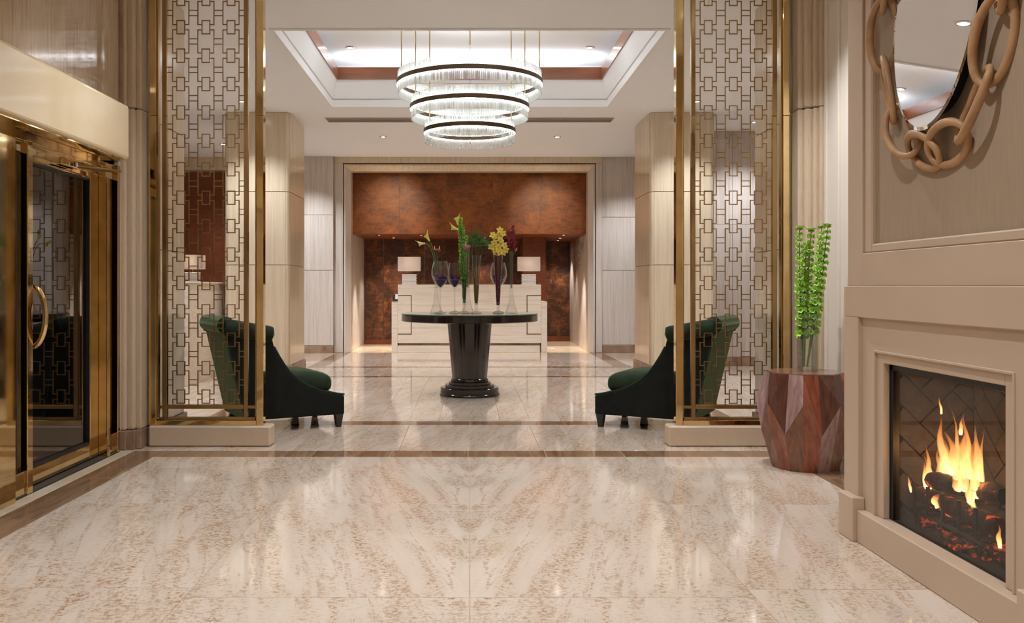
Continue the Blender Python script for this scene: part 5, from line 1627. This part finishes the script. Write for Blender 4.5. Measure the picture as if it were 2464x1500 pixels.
# concierge counter in the left bay with its own lamp
cc = thing('concierge_counter', 'travertine concierge counter seen through the left lattice screen', 'counter', (-3.6, 11.2, 0))
MB().box(-4.15, -3.09, 9.8, 12.9, 0.0, 1.13).build('counter_body', MT['trav_desk'], cc, bevel=0.003, seg=1)
MB().box(-4.17, -3.07, 9.78, 12.92, 1.13, 1.15).build('counter_top', MT['trav_desk'], cc, bevel=0.003, seg=1)
MB().box(-4.10, -3.13, 9.788, 9.80, 0.0, 1.12).build('end_panel', MT['plinth'], cc)
lamp(-3.72, 12.0, 1.1502, 'white rectangular table lamp on the concierge counter behind the left screen', 0.80)

# ------------------------------------------------------------------ faceted drum table with vase
DX, DY = 2.045, 5.45
dt = thing('drum_table', 'faceted rosewood drum table between the screen and the fireplace', 'side table', (DX, DY, 0))
NK = 8
ZT = 0.575
def ringpt(a, r, z): return Vector((DX + r * math.cos(a), DY + r * math.sin(a), z))
st = 2 * PI / NK
Tn = [ringpt((i + 0.5) * st / 1.0, 0.228, ZT) for i in range(NK)]
U = [ringpt(i * st, 0.266, 0.225) for i in range(NK)]           # lower tips of the upper facets
Lw = [ringpt((i + 0.5) * st, 0.287, 0.405) for i in range(NK)]  # upper tips of the lower facets
B = [ringpt(i * st, 0.198, 0.0) for i in range(NK)]
Tm = [ringpt(i * st, 0.214, ZT) for i in range(NK)]
Bm = [ringpt((i + 0.5) * st, 0.196, 0.0) for i in range(NK)]
VEN = [wood('veneer_umber', srgb(62, 36, 28), srgb(104, 62, 46), (44, 44, 1.6), 0.26, 0.3, 20), wood('veneer_mauve', srgb(128, 96, 92), srgb(170, 138, 132), (44, 44, 1.6), 0.24, 0.4, 20),
       wood('veneer_chestnut', srgb(104, 50, 30), srgb(160, 84, 52), (44, 44, 1.6), 0.26, 0.3, 20), wood('veneer_walnut', srgb(92, 56, 40), srgb(140, 92, 66), (44, 44, 1.6), 0.26, 0.3, 20)]
VSEQ = [0, 3, 2, 0, 1, 2, 3, 3, 2, 1, 0, 2, 3, 0, 2, 3, 1, 0, 3, 2, 0, 1, 3, 2, 2, 0, 1, 3, 0, 2, 3, 1]
VK = [0]
def facet(poly, nm='veneer_facet'):
    vm = VEN[VSEQ[VK[0] % len(VSEQ)]]; VK[0] += 1
    n = len(poly)
    c = sum(poly, Vector()) / n
    cin = Vector((DX, DY, c.z))
    inner = [p + (Vector((DX, DY, p.z)) - p) * 0.08 for p in poly]
    vs = poly + inner
    fs = [tuple(range(n)), tuple(range(2 * n - 1, n - 1, -1))] + [(i, n + i, n + (i + 1) % n, (i + 1) % n) for i in range(n)]
    MB().add(vs, fs).build(nm, vm, dt)
for i in range(NK):
    p = (i - 1) % NK; q = (i + 1) % NK
    # upper facet centred on angle i*st, folded along its centre
    facet([Tn[p], Tm[i], U[i], Lw[p]]); facet([Tm[i], Tn[i], Lw[i], U[i]])
    # lower facet centred on (i+.5)*st
    facet([Lw[i], U[i], B[i], Bm[i]]); facet([Lw[i], Bm[i], B[q], U[q]])
top = []
for i in range(NK): top += [Tm[i] + Vector((0, 0, 0)), Tn[i]]
MB().prism([(p.x, p.y) for p in top], 'z', ZT + 0.0002, ZT + 0.006).build('table_top', MT['stool_top'], dt)
MB().prism([(DX + (p.x - DX) * 0.78, DY + (p.y - DY) * 0.78) for p in top], 'z', 0.004, ZT - 0.002).build('core', MT['leg'], dt)
# tall square glass vase
VX, VY, VZ = 2.06, 5.45, ZT + 0.0065
vw, vh, t = 0.047, 0.345, 0.005
m = MB()
m.box(VX - vw, VX + vw, VY - vw, VY - vw + t, VZ, VZ + vh); m.box(VX - vw, VX + vw, VY + vw - t, VY + vw, VZ, VZ + vh)
m.box(VX - vw, VX - vw + t, VY - vw + t, VY + vw - t, VZ, VZ + vh); m.box(VX + vw - t, VX + vw, VY - vw + t, VY + vw - t, VZ, VZ + vh)
m.box(VX - vw + t, VX + vw - t, VY - vw + t, VY + vw - t, VZ, VZ + 0.028)
o = m.build('square_vase', MT['vase_glass'], None)
tag(o, 'tall square clear glass vase on the faceted drum table', 'vase')
for i, (px, py, dx, dy, lb) in enumerate([(1924, 552, -0.02, -0.01, 'leftmost bells of Ireland stem in the square vase'), (1952, 556, -0.008, 0.012, 'second bells of Ireland stem from the left in the square vase'),
                                      (1977, 549, 0.008, -0.012, 'third bells of Ireland stem from the left in the square vase'), (1992, 545, 0.018, 0.010, 'rightmost bells of Ireland stem in the square vase'), (1940, 590, -0.014, 0.016, 'shorter bells of Ireland stem at the back of the square vase')]):
    yy = VY + dy * 2
    tp = px2w(px, py, yy)
    b_ = Vector((VX - 0.010 + dx * 0.7, VY + dy, VZ + 0.03))
    bells(b_, tp, 0.030, 0.017, 17, lb, 'bells of Ireland in the square vase', 0.24, dx * 0.9, i < 4, 20 + i)
